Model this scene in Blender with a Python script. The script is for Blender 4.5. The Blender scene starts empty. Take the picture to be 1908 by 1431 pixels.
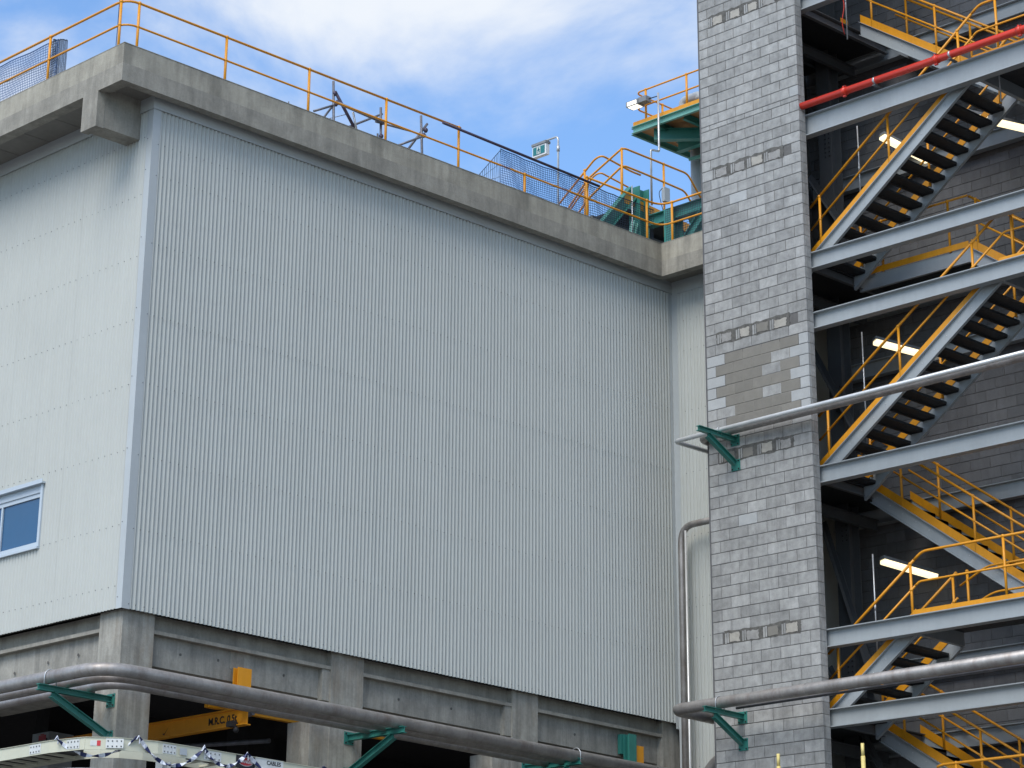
import bpy, bmesh, math, random
from mathutils import Vector, Matrix
random.seed(7)
R = math.radians
sc = bpy.context.scene
C = sc.collection
# ------------------------------------------------------------------ camera
cam_d = bpy.data.cameras.new('camera'); cam = bpy.data.objects.new('camera', cam_d); C.objects.link(cam)
_pi, _ya, _ro = 0.396812933, 0.863150411, 0.0371786423
F = Vector((math.cos(_ya)*math.cos(_pi), math.sin(_ya)*math.cos(_pi), math.sin(_pi)))
r0 = Vector((math.sin(_ya), -math.cos(_ya), 0)); u0 = r0.cross(F)
rr = math.cos(_ro)*r0 + math.sin(_ro)*u0; uu = -math.sin(_ro)*r0 + math.cos(_ro)*u0
cam.matrix_world = Matrix(((rr.x, uu.x, -F.x, 0), (rr.y, uu.y, -F.y, 0), (rr.z, uu.z, -F.z, 0), (0, 0, 0, 1)))
cam_d.sensor_width = 36.0; cam_d.lens = 4772.9/1908*36.0
cam_d.shift_x = (954-607.32)/1908; cam_d.shift_y = -(715.5-239.27)/1908
cam_d.clip_start = 0.1; cam_d.clip_end = 3000
sc.camera = cam
# ------------------------------------------------------------------ world: blue sky with procedural clouds
SUN_EL, SUN_AZ = R(50), R(197)      # azimuth of the sun measured from +X towards +Y
w = bpy.data.worlds.new('World'); sc.world = w; w.use_nodes = True
nt = w.node_tree; nt.nodes.clear()
def N(nt, t, **k):
    n = nt.nodes.new(t)
    for a, b in k.items(): setattr(n, a, b)
    return n
sky = N(nt, 'ShaderNodeTexSky', sky_type='NISHITA', sun_disc=False, sun_elevation=SUN_EL, sun_rotation=R(90)-SUN_AZ)
sky.air_density = 1.0; sky.dust_density = 0.6; sky.ozone_density = 1.6
tc = N(nt, 'ShaderNodeTexCoord')
mp = N(nt, 'ShaderNodeMapping'); mp.inputs['Scale'].default_value = (1.0, 1.0, 1.7); mp.inputs['Location'].default_value = (7.27288, 1.88748, 1.88292)
nt.links.new(tc.outputs['Generated'], mp.inputs['Vector'])
n1 = N(nt, 'ShaderNodeTexNoise'); n1.inputs['Scale'].default_value = 5.0; n1.inputs['Detail'].default_value = 9; n1.inputs['Roughness'].default_value = .55; n1.inputs['Distortion'].default_value = .35
nt.links.new(mp.outputs[0], n1.inputs['Vector'])
cr = N(nt, 'ShaderNodeValToRGB'); cr.color_ramp.interpolation = 'EASE'
cr.color_ramp.elements[0].position = .40; cr.color_ramp.elements[0].color = (0.03, 0.03, 0.03, 1)
cr.color_ramp.elements[1].position = .62; cr.color_ramp.elements[1].color = (.94, .94, .94, 1)
nt.links.new(n1.outputs['Fac'], cr.inputs[0])
mx = N(nt, 'ShaderNodeMix', data_type='RGBA'); mx.inputs['B'].default_value = (4.5, 4.7, 4.95, 1)
tint = N(nt, 'ShaderNodeMix', data_type='RGBA', blend_type='MULTIPLY'); tint.inputs['Factor'].default_value = 1.0
tint.inputs['B'].default_value = (.80, 1.03, 1.22, 1)
nt.links.new(sky.outputs[0], tint.inputs['A'])
nt.links.new(tint.outputs['Result'], mx.inputs['A']); nt.links.new(cr.outputs[0], mx.inputs['Factor'])
bg = N(nt, 'ShaderNodeBackground'); bg.inputs['Strength'].default_value = 0.138
nt.links.new(mx.outputs['Result'], bg.inputs['Color'])
wo = N(nt, 'ShaderNodeOutputWorld'); nt.links.new(bg.outputs[0], wo.inputs[0])
# ------------------------------------------------------------------ sun (veiled by cloud)
sd = bpy.data.lights.new('sun', 'SUN'); sun = bpy.data.objects.new('sun', sd); C.objects.link(sun)
sd.energy = 1.9; sd.angle = R(40); sd.color = (1.0, .955, .88)
dv = Vector((math.cos(SUN_AZ)*math.cos(SUN_EL), math.sin(SUN_AZ)*math.cos(SUN_EL), math.sin(SUN_EL)))
sun.rotation_euler = dv.to_track_quat('Z', 'Y').to_euler()
sc.view_settings.view_transform = 'Standard'; sc.view_settings.look = 'None'
sc.view_settings.exposure = 0.55; sc.view_settings.gamma = 1.0; sc.view_settings.use_curve_mapping = False
sc.render.engine = 'CYCLES'
try: sc.cycles.max_bounces = 6
except Exception: pass

# ------------------------------------------------------------------ materials
def mat(name, col, rough=.6, metal=0., var=.12, scale=3., bump=0., bscale=40., streak=0., dirt=None, dirt_amt=0., isl=0., emit=None, es=0., spec=.5, blockrep=None, rib=0):
    m = bpy.data.materials.new(name); m.use_nodes = True; t = m.node_tree; b = t.nodes['Principled BSDF']
    b.inputs['Roughness'].default_value = rough; b.inputs['Metallic'].default_value = metal
    b.inputs['Specular IOR Level'].default_value = spec
    L = t.links.new
    geo = N(t, 'ShaderNodeNewGeometry')
    def noise(sc_, det=5, vec=None, rough_=.6):
        n = N(t, 'ShaderNodeTexNoise'); n.inputs['Scale'].default_value = sc_; n.inputs['Detail'].default_value = det; n.inputs['Roughness'].default_value = rough_
        L(vec or geo.outputs['Position'], n.inputs['Vector']); return n.outputs['Fac']
    def ramp(f, a, b_, c0, c1):
        r = N(t, 'ShaderNodeMapRange'); r.inputs['From Min'].default_value = a; r.inputs['From Max'].default_value = b_
        r.inputs['To Min'].default_value = c0; r.inputs['To Max'].default_value = c1; L(f, r.inputs['Value']); return r.outputs[0]
    def mul(a, b_):
        r = N(t, 'ShaderNodeMath', operation='MULTIPLY')
        for i, v in enumerate((a, b_)):
            if isinstance(v, (int, float)): r.inputs[i].default_value = v
            else: L(v, r.inputs[i])
        return r.outputs[0]
    f = ramp(noise(scale), .3, .7, 1-var, 1+var)
    f = mul(f, ramp(noise(scale*9, 3), .3, .7, 1-var*.4, 1+var*.4))
    if streak:
        mpn = N(t, 'ShaderNodeMapping'); mpn.inputs['Scale'].default_value = (5, 5, .35); L(geo.outputs['Position'], mpn.inputs['Vector'])
        f = mul(f, ramp(noise(1.6, 6, mpn.outputs[0], .7), .38, .68, 1+streak*.35, 1-streak))
    if isl:
        oi = N(t, 'ShaderNodeObjectInfo'); ad = N(t, 'ShaderNodeMath', operation='ADD'); L(oi.outputs['Random'], ad.inputs[0]); L(geo.outputs['Random Per Island'], ad.inputs[1])
        fr = N(t, 'ShaderNodeMath', operation='FRACT'); L(ad.outputs[0], fr.inputs[0])
        f = mul(f, ramp(fr.outputs[0], 0, 1, 1-isl, 1+isl))
    if blockrep:
        sx = N(t, 'ShaderNodeSeparateXYZ'); L(geo.outputs['Position'], sx.inputs[0])
        ax = N(t, 'ShaderNodeMath', operation='ADD'); L(sx.outputs['X'], ax.inputs[0]); L(sx.outputs['Y'], ax.inputs[1])
        fl = N(t, 'ShaderNodeMath', operation='FLOOR'); L(mul(ax.outputs[0], 1/blockrep), fl.inputs[0])
        wn = N(t, 'ShaderNodeTexWhiteNoise', noise_dimensions='1D'); L(fl.outputs[0], wn.inputs['W'])
        f = mul(f, ramp(wn.outputs['Value'], 0, 1, .93, 1.07))
    if rib:
        s2 = N(t, 'ShaderNodeSeparateXYZ'); L(geo.outputs['Position'], s2.inputs[0])
        wob = N(t, 'ShaderNodeMath', operation='MULTIPLY_ADD'); L(noise(3.0, 4), wob.inputs[0]); wob.inputs[1].default_value = .22; L(s2.outputs['X'], wob.inputs[2])
        a3 = N(t, 'ShaderNodeMath', operation='ADD'); L(wob.outputs[0], a3.inputs[0]); L(s2.outputs['Y'], a3.inputs[1])
        pp = N(t, 'ShaderNodeMath', operation='PINGPONG'); L(a3.outputs[0], pp.inputs[0]); pp.inputs[1].default_value = .915
        f = mul(f, ramp(pp.outputs[0], .10, .17, .80, 1.0))
    vm = N(t, 'ShaderNodeVectorMath', operation='SCALE'); vm.inputs[0].default_value = col; L(f, vm.inputs['Scale'])
    out = vm.outputs[0]
    if dirt:
        md = N(t, 'ShaderNodeMix', data_type='RGBA'); L(out, md.inputs['A']); md.inputs['B'].default_value = (*dirt, 1)
        mp2 = N(t, 'ShaderNodeMapping'); mp2.inputs['Scale'].default_value = (2.6, 2.6, .8); L(geo.outputs['Position'], mp2.inputs['Vector'])
        L(mul(ramp(noise(1.1, 8, mp2.outputs[0], .7), .5, .72, 0, 1), dirt_amt), md.inputs['Factor']); out = md.outputs['Result']
    L(out, b.inputs['Base Color'])
    rr_ = ramp(noise(scale*3, 4), .3, .7, max(0.02, rough-.08), min(1, rough+.08)); L(rr_, b.inputs['Roughness'])
    if bump:
        bn = N(t, 'ShaderNodeBump'); bn.inputs['Strength'].default_value = bump; bn.inputs['Distance'].default_value = .01
        L(noise(bscale, 5), bn.inputs['Height']); L(bn.outputs[0], b.inputs['Normal'])
    if emit:
        b.inputs['Emission Color'].default_value = (*emit, 1); b.inputs['Emission Strength'].default_value = es
    return m
M = dict(
 clad=mat('painted_sheet', (.50, .512, .478), .45, .0, .025, .8, streak=.03, spec=.35),
 flash=mat('flashing_metal', (.475, .50, .50), .42, 0, .04, 1.5),
 screw=mat('screw_metal', (.16, .17, .17), .5, .3),
 conc=mat('concrete', (.375, .348, .285), .88, 0, .15, 1.8, .6, 45, streak=.16, dirt=(.15, .142, .12), dirt_amt=.6, blockrep=1.83, rib=1),
 conc2=mat('concrete_lower_pour', (.315, .295, .25), .88, 0, .18, 2.6, .6, 50, streak=.16, dirt=(.14, .13, .115), dirt_amt=.6),
 concc=mat('concrete_column', (.335, .318, .275), .86, 0, .20, 2.4, .5, 50, streak=.30, dirt=(.22, .145, .08), dirt_amt=.45),
 concp=mat('precast_panel', (.315, .298, .258), .82, 0, .2, 2.4, .5, 40, streak=.24, dirt=(.11, .11, .105), dirt_amt=.65),
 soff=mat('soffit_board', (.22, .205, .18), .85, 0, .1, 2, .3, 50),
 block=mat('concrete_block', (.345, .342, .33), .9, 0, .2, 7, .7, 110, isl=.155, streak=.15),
 blockw=mat('pale_block', (.41, .418, .415), .9, 0, .08, 5, .6, 110, isl=.06),
 blockb=mat('brown_block', (.222, .208, .182), .9, 0, .07, 5, .5, 110, isl=.08),
 block_shade=mat('shade_darkened_block', (.16, .16, .165), .92, 0, .1, 5, .6, 110, isl=.12, streak=.1),  # same blocks as outside, coloured darker for the shade in the stair well
 mortar=mat('mortar', (.135, .13, .125), .95, 0, .15, 9, .4, 90),
 patch=mat('infill_render', (.40, .375, .33), .92, 0, .15, 9, .9, 60),
 patch2=mat('grey_infill', (.31, .30, .285), .92, 0, .2, 9, .9, 60),
 patchd=mat('rough_mortar', (.12, .115, .105), .95, 0, .35, 14, 1., 70),
 steel=mat('grey_paint_steel', (.34, .365, .375), .45, .0, .05, 2, streak=.05),
 steeld=mat('dark_steel', (.10, .105, .11), .55, .1, .1, 2),
 steel_shade=mat('shade_darkened_steel', (.15, .155, .16), .5, .1, .1, 2),  # grey steel darkened in colour for cross beams in the shaft's shade
 grate=mat('grating_steel', (.045, .047, .05), .6, .3, .2, 14),
 galv=mat('galvanised', (.50, .51, .52), .38, .5, .12, 8),
 yell=mat('yellow_paint', (.74, .305, .014), .42, 0, .06, 3, streak=.05),
 yelk=mat('yellow_kickplate', (.72, .30, .01), .45, 0, .08, 2, streak=.10),
 green=mat('green_paint', (.035, .20, .165), .42, 0, .08, 3, streak=.08),
 greenl=mat('pale_green_paint', (.17, .40, .34), .45, 0, .08, 3),
 red=mat('red_paint', (.70, .045, .022), .35, 0, .05, 2),
 pipe=mat('stainless_pipe', (.38, .355, .335), .50, .6, .2, 2.6, .15, 30, streak=.12, dirt=(.22, .17, .14), dirt_amt=.7),
 pipeb=mat('brushed_pipe', (.66, .66, .65), .42, .55, .06, 3),
 black=mat('black_rubber', (.02, .02, .022), .6),
 purple=mat('scaffold_tube', (.07, .055, .085), .5, .35, .15, 6),
 scaf=mat('weathered_tube', (.17, .17, .19), .5, .5, .2, 8),
 net=mat('blue_net', (.035, .10, .26), .7),
 netd=mat('dark_net', (.03, .045, .07), .7),
 white=mat('white_plastic', (.75, .76, .78), .4, 0, .04, 3),
 greybox=mat('grey_enclosure', (.42, .45, .47), .5, 0, .05, 3),
 beige=mat('cream_tray', (.58, .57, .44), .5, 0, .05, 2),
 plate=mat('white_plate', (.62, .63, .61), .5),
 signred=mat('sign_red', (.55, .03, .04), .5),
 signblack=mat('sign_black', (.015, .015, .018), .5),
 signgreen=mat('exit_green', (.015, .17, .18), .4),
 navy=mat('navy_tape', (.012, .02, .09), .6),
 tapew=mat('white_tape', (.72, .74, .80), .5),
 frame=mat('window_frame', (.50, .56, .61), .35, .0, .03),
 glass=mat('window_glass', (.015, .075, .165), .08, 0, .05, 1, spec=1.0),
 dark=mat('shade_dark_interior', (.022, .02, .02), .9),  # near-black base colour carries the shade of the undercroft
 ground=mat('asphalt', (.13, .125, .12), .92, 0, .15, .5, .3, 30),
 tank=mat('white_tank', (.78, .78, .82), .35, 0, .03),
 woody=mat('tan_ply', (.42, .22, .09), .7, 0, .15, 3),
 lamp=mat('lamp_diffuser', (.9, .85, .7), .4, emit=(1, .82, .50), es=1.15),
 flood=mat('floodlight_glass', (.9, .9, .9), .4, emit=(1, .9, .72), es=1.3),
 lampbody=mat('lamp_body', (.22, .23, .24), .5),
 cream=mat('cream_post', (.74, .60, .22), .5, 0, .12, 9),
)
# ------------------------------------------------------------------ geometry helpers
class MB:
    def __init__(s): s.v = []; s.f = []; s.sm = []
    def add(s, vs, fs, smooth=False):
        o = len(s.v); s.v += [Vector(v) for v in vs]; s.f += [tuple(i+o for i in f) for f in fs]; s.sm += [smooth]*len(fs); return s
    def box(s, a, b):
        x0, y0, z0 = [min(p, q) for p, q in zip(a, b)]; x1, y1, z1 = [max(p, q) for p, q in zip(a, b)]
        return s.add([(x0,y0,z0),(x1,y0,z0),(x1,y1,z0),(x0,y1,z0),(x0,y0,z1),(x1,y0,z1),(x1,y1,z1),(x0,y1,z1)],
              [(0,3,2,1),(4,5,6,7),(0,1,5,4),(1,2,6,5),(2,3,7,6),(3,0,4,7)])
    def prism(s, prof, p0, p1, up=(0,0,1), cut0=None):
        # profile in (side, up) coordinates swept from p0 to p1; ends cut vertically
        p0 = Vector(p0); p1 = Vector(p1); d = (p1-p0).normalized(); u = Vector(up)
        sd_ = d.cross(u).normalized(); u2 = sd_.cross(d).normalized()
        n = len(prof); vs = [p0+sd_*a+u2*b for a, b in prof]+[p1+sd_*a+u2*b for a, b in prof]
        fs = [(i, (i+1) % n, (i+1) % n+n, i+n) for i in range(n)]
        fs += [tuple(range(n-1, -1, -1)), tuple(range(n, 2*n))]
        return s.add(vs, fs)
    def shear(s, prof, p0, p1):
        # members that slope: ends stay plumb; profile in (side, z)
        p0 = Vector(p0); p1 = Vector(p1); h = Vector((p1.x-p0.x, p1.y-p0.y, 0)).normalized(); sd_ = h.cross(Vector((0,0,1)))
        n = len(prof); Z = Vector((0,0,1)); vs = [p0+sd_*a+Z*b for a, b in prof]+[p1+sd_*a+Z*b for a, b in prof]
        fs = [(i, (i+1) % n, (i+1) % n+n, i+n) for i in range(n)]
        fs += [tuple(range(n-1, -1, -1)), tuple(range(n, 2*n))]
        return s.add(vs, fs)
    def tube(s, pts, r, n=10, cap=True):
        pts = [Vector(p) for p in pts]; m = len(pts); t = []
        for i in range(m):
            a = (pts[i]-pts[i-1]).normalized() if i else (pts[1]-pts[0]).normalized()
            b = (pts[i+1]-pts[i]).normalized() if i < m-1 else a
            t.append((a+b).normalized() if (a+b).length > 1e-6 else a)
        ref = Vector((0,0,1)) if abs(t[0].z) < .9 else Vector((1,0,0))
        nx = t[0].cross(ref).normalized(); vs = []
        for i in range(m):
            nx = (nx - t[i]*nx.dot(t[i])).normalized(); ny = t[i].cross(nx)
            k = 1.0
            if 0 < i < m-1:
                c = (pts[i]-pts[i-1]).normalized().dot(t[i]); k = 1/max(c, .5)
            for j in range(n):
                a = 2*math.pi*j/n; vs.append(pts[i]+(nx*math.cos(a)+ny*math.sin(a))*r)
        fs = [(i*n+j, i*n+(j+1) % n, (i+1)*n+(j+1) % n, (i+1)*n+j) for i in range(m-1) for j in range(n)]
        s.add(vs, fs, True)
        if cap: s.add(vs[:n], [tuple(range(n-1, -1, -1))]); s.add(vs[-n:], [tuple(range(n))])
        return s
    def ball(s, c, r, n=8, q=(1,1,1)):
        c = Vector(c); vs = []; fs = []; m = 5
        for i in range(m+1):
            th = math.pi*i/m
            for j in range(n):
                ph = 2*math.pi*j/n; vs.append(c+Vector((r*q[0]*math.sin(th)*math.cos(ph), r*q[1]*math.sin(th)*math.sin(ph), r*q[2]*math.cos(th))))
        for i in range(m):
            for j in range(n): fs.append((i*n+j, (i+1)*n+j, (i+1)*n+(j+1) % n, i*n+(j+1) % n))
        return s.add(vs, fs, True)
    def build(s, name, m, parent=None, mesh=None, fix=True):
        me = bpy.data.meshes.new(name); off = wloc(parent) if parent else Vector((0,0,0))
        me.from_pydata([v-off for v in s.v], [], s.f)
        me.polygons.foreach_set('use_smooth', s.sm); me.materials.append(M[m]); me.update()
        if fix:
         bm = bmesh.new(); bm.from_mesh(me); bmesh.ops.remove_doubles(bm, verts=bm.verts, dist=1e-5); bmesh.ops.recalc_face_normals(bm, faces=bm.faces); bm.to_mesh(me); bm.free()
        o = bpy.data.objects.new(name, me); C.objects.link(o)
        if parent: o.parent = parent
        return o
def wloc(o):
    v = Vector((0,0,0))
    while o: v += o.location; o = o.parent
    return v
def thing(name, label, cat, loc, group=None):
    o = bpy.data.objects.new(name, None); C.objects.link(o); o.location = loc; o.empty_display_size = .2
    o['label'] = label; o['category'] = cat
    if group: o['group'] = group
    return o
def tag(o, label, cat, group=None):
    o['label'] = label; o['category'] = cat
    if group: o['group'] = group
    return o
def fillet(pts, rad, seg=5):
    pts = [Vector(p) for p in pts]; out = [pts[0]]
    for i in range(1, len(pts)-1):
        a = (pts[i-1]-pts[i]); b = (pts[i+1]-pts[i]); r = min(rad, a.length*.49, b.length*.49)
        p = pts[i]+a.normalized()*r; q = pts[i]+b.normalized()*r
        for k in range(seg+1):
            u = k/seg; out.append(p*(1-u)**2+pts[i]*2*u*(1-u)+q*u*u)
    out.append(pts[-1]); return out
def IPROF(h, wd, tw=.008, tf=.012):
    a, b = wd/2, h/2
    return [(-a,-b),(a,-b),(a,-b+tf),(tw/2,-b+tf),(tw/2,b-tf),(a,b-tf),(a,b),(-a,b),(-a,b-tf),(-tw/2,b-tf),(-tw/2,-b+tf),(-a,-b+tf)]
def CPROF(h, wd, sgn=1, tw=.008, tf=.012):
    b = h/2; p = [(0,-b),(wd,-b),(wd,-b+tf),(tw,-b+tf),(tw,b-tf),(wd,b-tf),(wd,b),(0,b)]
    return [(x*sgn, y) for x, y in p]
def inst(src, name, loc, parent, data=None):
    o = src.copy(); o.name = name
    if data: o.data = data
    C.objects.link(o); o.parent = parent; o.location = Vector(loc)-wloc(parent); return o

# ------------------------------------------------------------------ ground
g = MB().add([(-800,-800,-1.6),(800,-800,-1.6),(800,800,-1.6),(-800,800,-1.6)], [(0,1,2,3)]).build('ground', 'ground'); g['kind'] = 'structure'

# ------------------------------------------------------------------ main building
XW, YW = 22.95, 31.17                  # planes of the two clad faces
ZB, ZT = 8.20, 16.46
XL = 35.6                              # recessed wing wall
bld = thing('process_building', 'pale corrugated metal clad building raised on grey concrete columns', 'building', (29, 36, -1.6))
PIT = .0825; AMP = .0162
def corr_sheet(axis, a0, a1, plane, z0, z1, sgn, parent, proud=0., phase=0., tilt=.005):
    """one corrugated sheet between a0 and a1 along the axis; crest towards sgn"""
    nseg = max(2, round((a1-a0)/PIT*8)); vs = []
    for i in range(nseg+1):
        a = a0+(a1-a0)*i/nseg; d = plane+sgn*(AMP*math.cos(2*math.pi*(a-phase)/PIT)+proud+tilt*i/nseg)
        for z in (z0, z1): vs.append((a, d, z) if axis == 'x' else (d, a, z))
    fs = [(i*2, i*2+2, i*2+3, i*2+1) if axis == 'x' else (i*2, i*2+1, i*2+3, i*2+2) for i in range(nseg)]
    mb = MB(); mb.add(vs, fs, True)
    return mb.build('cladding_sheet', 'clad', parent, fix=False)
LAP = 12.93; SW = PIT*10
# front wall (faces -Y)
x = XW+.13
while x < XL-.02:
    x1 = min(x+SW+.02, XL-.02)
    corr_sheet('x', x, x1, YW, LAP-.05, ZT, -1, bld, proud=.0015+.002*(round((x-XW)/SW) % 2), phase=.01)
    corr_sheet('x', x, x1, YW, ZB, LAP, -1, bld, proud=.002*(round((x-XW)/SW) % 2), phase=.01)
    x += SW
# left wall (faces -X), leaves the window opening out
WY0, WY1, WZ0, WZ1 = 33.47, 35.02, 9.50, 10.52
y = YW+.10
while y < 38.2:
    y1 = y+SW+.02
    if y1 < WY0 or y > WY1:
        corr_sheet('y', y, y1, XW, ZB, ZT, -1, bld, proud=.004 if round((y-YW)/SW) % 2 else 0)
    else:
        corr_sheet('y', y, y1, XW, ZB, WZ0, -1, bld); corr_sheet('y', y, y1, XW, WZ1, ZT, -1, bld)
        if y < WY0: corr_sheet('y', y, WY0, XW, WZ0, WZ1, -1, bld)
        if y1 > WY1: corr_sheet('y', WY1, y1, XW, WZ0, WZ1, -1, bld)
    y += SW
# wing wall (faces -X)
y = 28.9
while y < YW-.12:
    corr_sheet('y', y, min(y+SW+.01, YW-.13), XL, 3.0, 10.35, -1, bld); corr_sheet('y', y, min(y+SW+.01, YW-.13), XL, 10.30, ZT, -1, bld, proud=.0016)
    y += SW
# backing behind sheets
MB().box((XW+.03, YW+.03, ZB+.02), (XL+.02, YW+.12, 16.6)).box((XW+.03, YW+.12, ZB+.02), (XW+.12, WY0, 16.6)).box((XW+.03, WY1, ZB+.02), (XW+.12, 46, 16.6)).box((XW+.03, WY0, ZB+.02), (XW+.12, WY1, WZ0)).box((XW+.03, WY0, WZ1), (XW+.12, WY1, 16.6)).box((XL+.03, 28.7, 2.0), (XL+.12, YW+.02, 16.6)).build('wall_lining', 'dark', bld)
# flashings
MB().box((XW-.016, YW-.016, ZB-.01), (XW+.14, YW-.012, 16.45)).box((XW-.016, YW-.012, ZB-.01), (XW-.012, YW+.13, 16.45)).build('corner_flashing', 'flash', bld)
MB().box((XW-.034, YW-.034, 16.41), (XL-.02, YW-.030, 16.64)).build('head_flashing', 'flash', bld)
MB().box((XW-.034, YW-.030, 16.41), (XW-.030, 38.4, 16.64)).build('head_flashing', 'flash', bld)
MB().box((XL-.02, 28.9, 16.38), (XL-.014, YW-.03, 16.64)).build('head_flashing', 'flash', bld)
MB().box((XL-.10, YW-.022, 8.1), (XL-.012, YW-.016, 16.40)).box((XL-.022, YW-.16, 2.9), (XL-.014, YW-.022, 16.38)).build('inner_corner_flashing', 'flash', bld)
# screws
sm_ = MB()
def screw_row(axis, a0, a1, plane, z, step=2, phase=.01):
    a = a0
    k = math.ceil((a0-phase)/PIT)
    while phase+k*PIT < a1:
        a = phase+k*PIT
        p = (a, plane-AMP-.011, z+random.uniform(-.004, .004)) if axis == 'x' else (plane-AMP-.004, a, z+random.uniform(-.004, .004))
        sm_.ball(p, .0085, 6); k += step
for z in (8.27, 9.434, 10.6, 11.765, 12.90, 14.097, 15.265, 15.807): screw_row('x', XW+.2, XL-.1, YW, z)
for z in (8.548, 9.495, 10.674, 11.74, 12.81, 13.88, 14.946, 15.95):
    if WZ0-.1 < z < WZ1+.03: screw_row('y', YW+.15, WY0-.05, XW, z, phase=0); screw_row('y', WY1+.05, 38, XW, z, phase=0)
    else: screw_row('y', YW+.15, 38, XW, z, phase=0)
for z in (7.4, 8.55, 9.7, 10.43, 10.27, 11.6, 12.8, 14.0, 15.2, 15.8): screw_row('y', 29, YW-.18, XL, z, phase=0)
for z in (8.27, 9.434, 10.6, 11.765, 12.9, 14.097, 15.265, 15.807): sm_.ball((XW+.115, YW-.018, z), .009, 6); sm_.ball((XW-.018, YW+.10, z+.1), .009, 6)
o = sm_.build('screw', 'screw', bld); o['kind'] = 'stuff'
# window with frame
wf = MB(); fx0, fx1 = XW-.03, XW+.10
wf.box((fx0, WY0, WZ0), (fx1, WY0+.06, WZ1)).box((fx0, WY1-.06, WZ0), (fx1, WY1, WZ1)).box((fx0, WY0+.06, WZ0), (fx1, WY1-.06, WZ0+.07)).box((fx0+.03, WY0+.06, WZ1-.12), (fx1, WY1-.06, WZ1))
win = wf.build('window', 'frame', bld)
MB().box((XW+.02, WY0+.06, WZ1-.19), (XW+.06, WY1-.06, WZ1-.12)).box((XW+.02, WY0+1.17, WZ0+.07), (XW+.06, WY0+1.21, WZ1-.19)).build('sash', 'frame', win)
MB().box((XW+.045, WY0+.062, WZ0+.072), (XW+.052, WY0+1.168, WZ1-.192)).build('pane', 'glass', win)
MB().box((XW+.045, WY0+1.212, WZ0+.072), (XW+.052, WY1-.062, WZ1-.192)).build('pane', 'glass', win)
MB().box((fx0-.05, WY0-.04, WZ1+.002), (XW+.05, WY1+.04, WZ1+.03)).box((fx0-.05, WY0-.04, WZ1+.03), (fx0-.044, WY1+.04, WZ1+.07)).build('head_trim', 'frame', win)
MB().box((fx0-.03, WY0+.0, WZ0-.04), (XW+.05, WY1, WZ0-.002)).build('sill', 'frame', win)

# parapet: upper pour and lower pour, front / left / wing
XP, YP, XI = 22.04, 30.86, 34.99
zt, zm, zb = 17.21, 16.86, 16.55
up_ = [((XP, YP, zm), (XI+.14, YP+.14, zt)), ((XP, YP+.14, zm), (XP+.14, 46, zt)), ((XI, 28.9, zm), (XI+.14, YP, zt))]
lo_ = [((XP, YP, zb), (XI+.14, YP+.14, zm)), ((XP, YP+.14, zb), (XP+.14, 46, zm)), ((XI, 28.9, zb), (XI+.14, YP, zm))]
for n, (a, b) in enumerate(up_):
    MB().box(a, b).build('parapet', 'conc', bld)
for a, b in lo_:
    a = Vector(a); b = Vector(b); a.x -= .0 if a.x > 30 else .003; a.y -= .003 if b.x-a.x > 5 else 0
    MB().box(a, b).build('parapet_lower_pour', 'conc2', bld)
MB().box((XP-.004, YP-.006, zt), (XI+.15, YP+.16, zt+.012)).box((XP-.004, YP+.16, zt), (XP+.16, 46, zt+.012)).box((XI-.004, 28.9, zt), (XI+.16, YP-.006, zt+.012)).build('coping', 'conc2', bld)
# soffit panels
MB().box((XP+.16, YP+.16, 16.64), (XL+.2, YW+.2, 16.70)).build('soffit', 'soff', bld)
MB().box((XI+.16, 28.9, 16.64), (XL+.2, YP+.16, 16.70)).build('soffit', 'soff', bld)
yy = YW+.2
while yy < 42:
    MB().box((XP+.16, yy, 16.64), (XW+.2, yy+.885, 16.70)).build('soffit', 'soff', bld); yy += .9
MB().box((XP+.14, YP+.14, 16.72), (50, 46, 17.02)).box((XI+.14, 28.9, 16.72), (50, YP+.14, 17.02)).build('roof_slab', 'conc2', bld)
# corner corbel beam
MB().box((XP-.006, 31.49, 15.93), (XP+.15, 31.90, zb)).box((XP+.15, 31.50, 15.95), (XW+.05, 31.87, 16.64)).build('corbel_beam', 'conc2', bld)
MB().box((XP+.14, YP+.14, zb+.02), (XP+.24, 31.49, 16.63)).box((XP+.14, 31.90, zb+.02), (XP+.24, 46, 16.63)).box((XP+.24, YP+.14, zb+.02), (XI+.1, YP+.20, 16.63)).box((XI+.14, 28.9, zb+.02), (XI+.22, YP+.14, 16.63)).build('soffit_upstand', 'conc2', bld)

# lower concrete frame
XC, YC = 23.06, 31.27
def column(x0, x1, y0, y1, z1=8.217):
    m = MB()
    m.box((x0, y0, -1.6), (x1, y1, z1)); return m.build('column', 'concc', bld)
for x0, x1 in ((XC, 23.67), (27.29, 27.99), (31.43, 32.05), (35.25, 35.75)):
    column(x0, x1, YC, YC+.58)
for y0 in (35.5, 39.5): column(XC, XC+.55, y0, y0+.6)
MB().box((26.88, YC+.01, -1.6), (27.288, YC+.55, 7.07)).build('column_thickening', 'concc', bld)
MB().box((30.97, YC+.01, -1.6), (31.428, YC+.55, 7.09)).build('column_thickening', 'concc', bld)
bays = [(23.67, 27.29), (27.99, 31.43), (32.05, 35.25)]
for a, b in bays:
    MB().box((a, YC+.13, 7.99), (b, YC+.399, 8.235)).build('edge_beam', 'conc2', bld)
    MB().box((a, YC+.01, 7.93), (b, YC+.30, 7.985)).build('ledge', 'conc2', bld)
    MB().box((a, YC+.13, 7.465), (b, YC+.80, 7.93)).build('panel_beam', 'concp', bld)
    if a < 30: MB().box((b-.16, YC+.03, 7.43), (b, YC+.13, 7.93)).build('panel_jamb', 'concc', bld)
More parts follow.
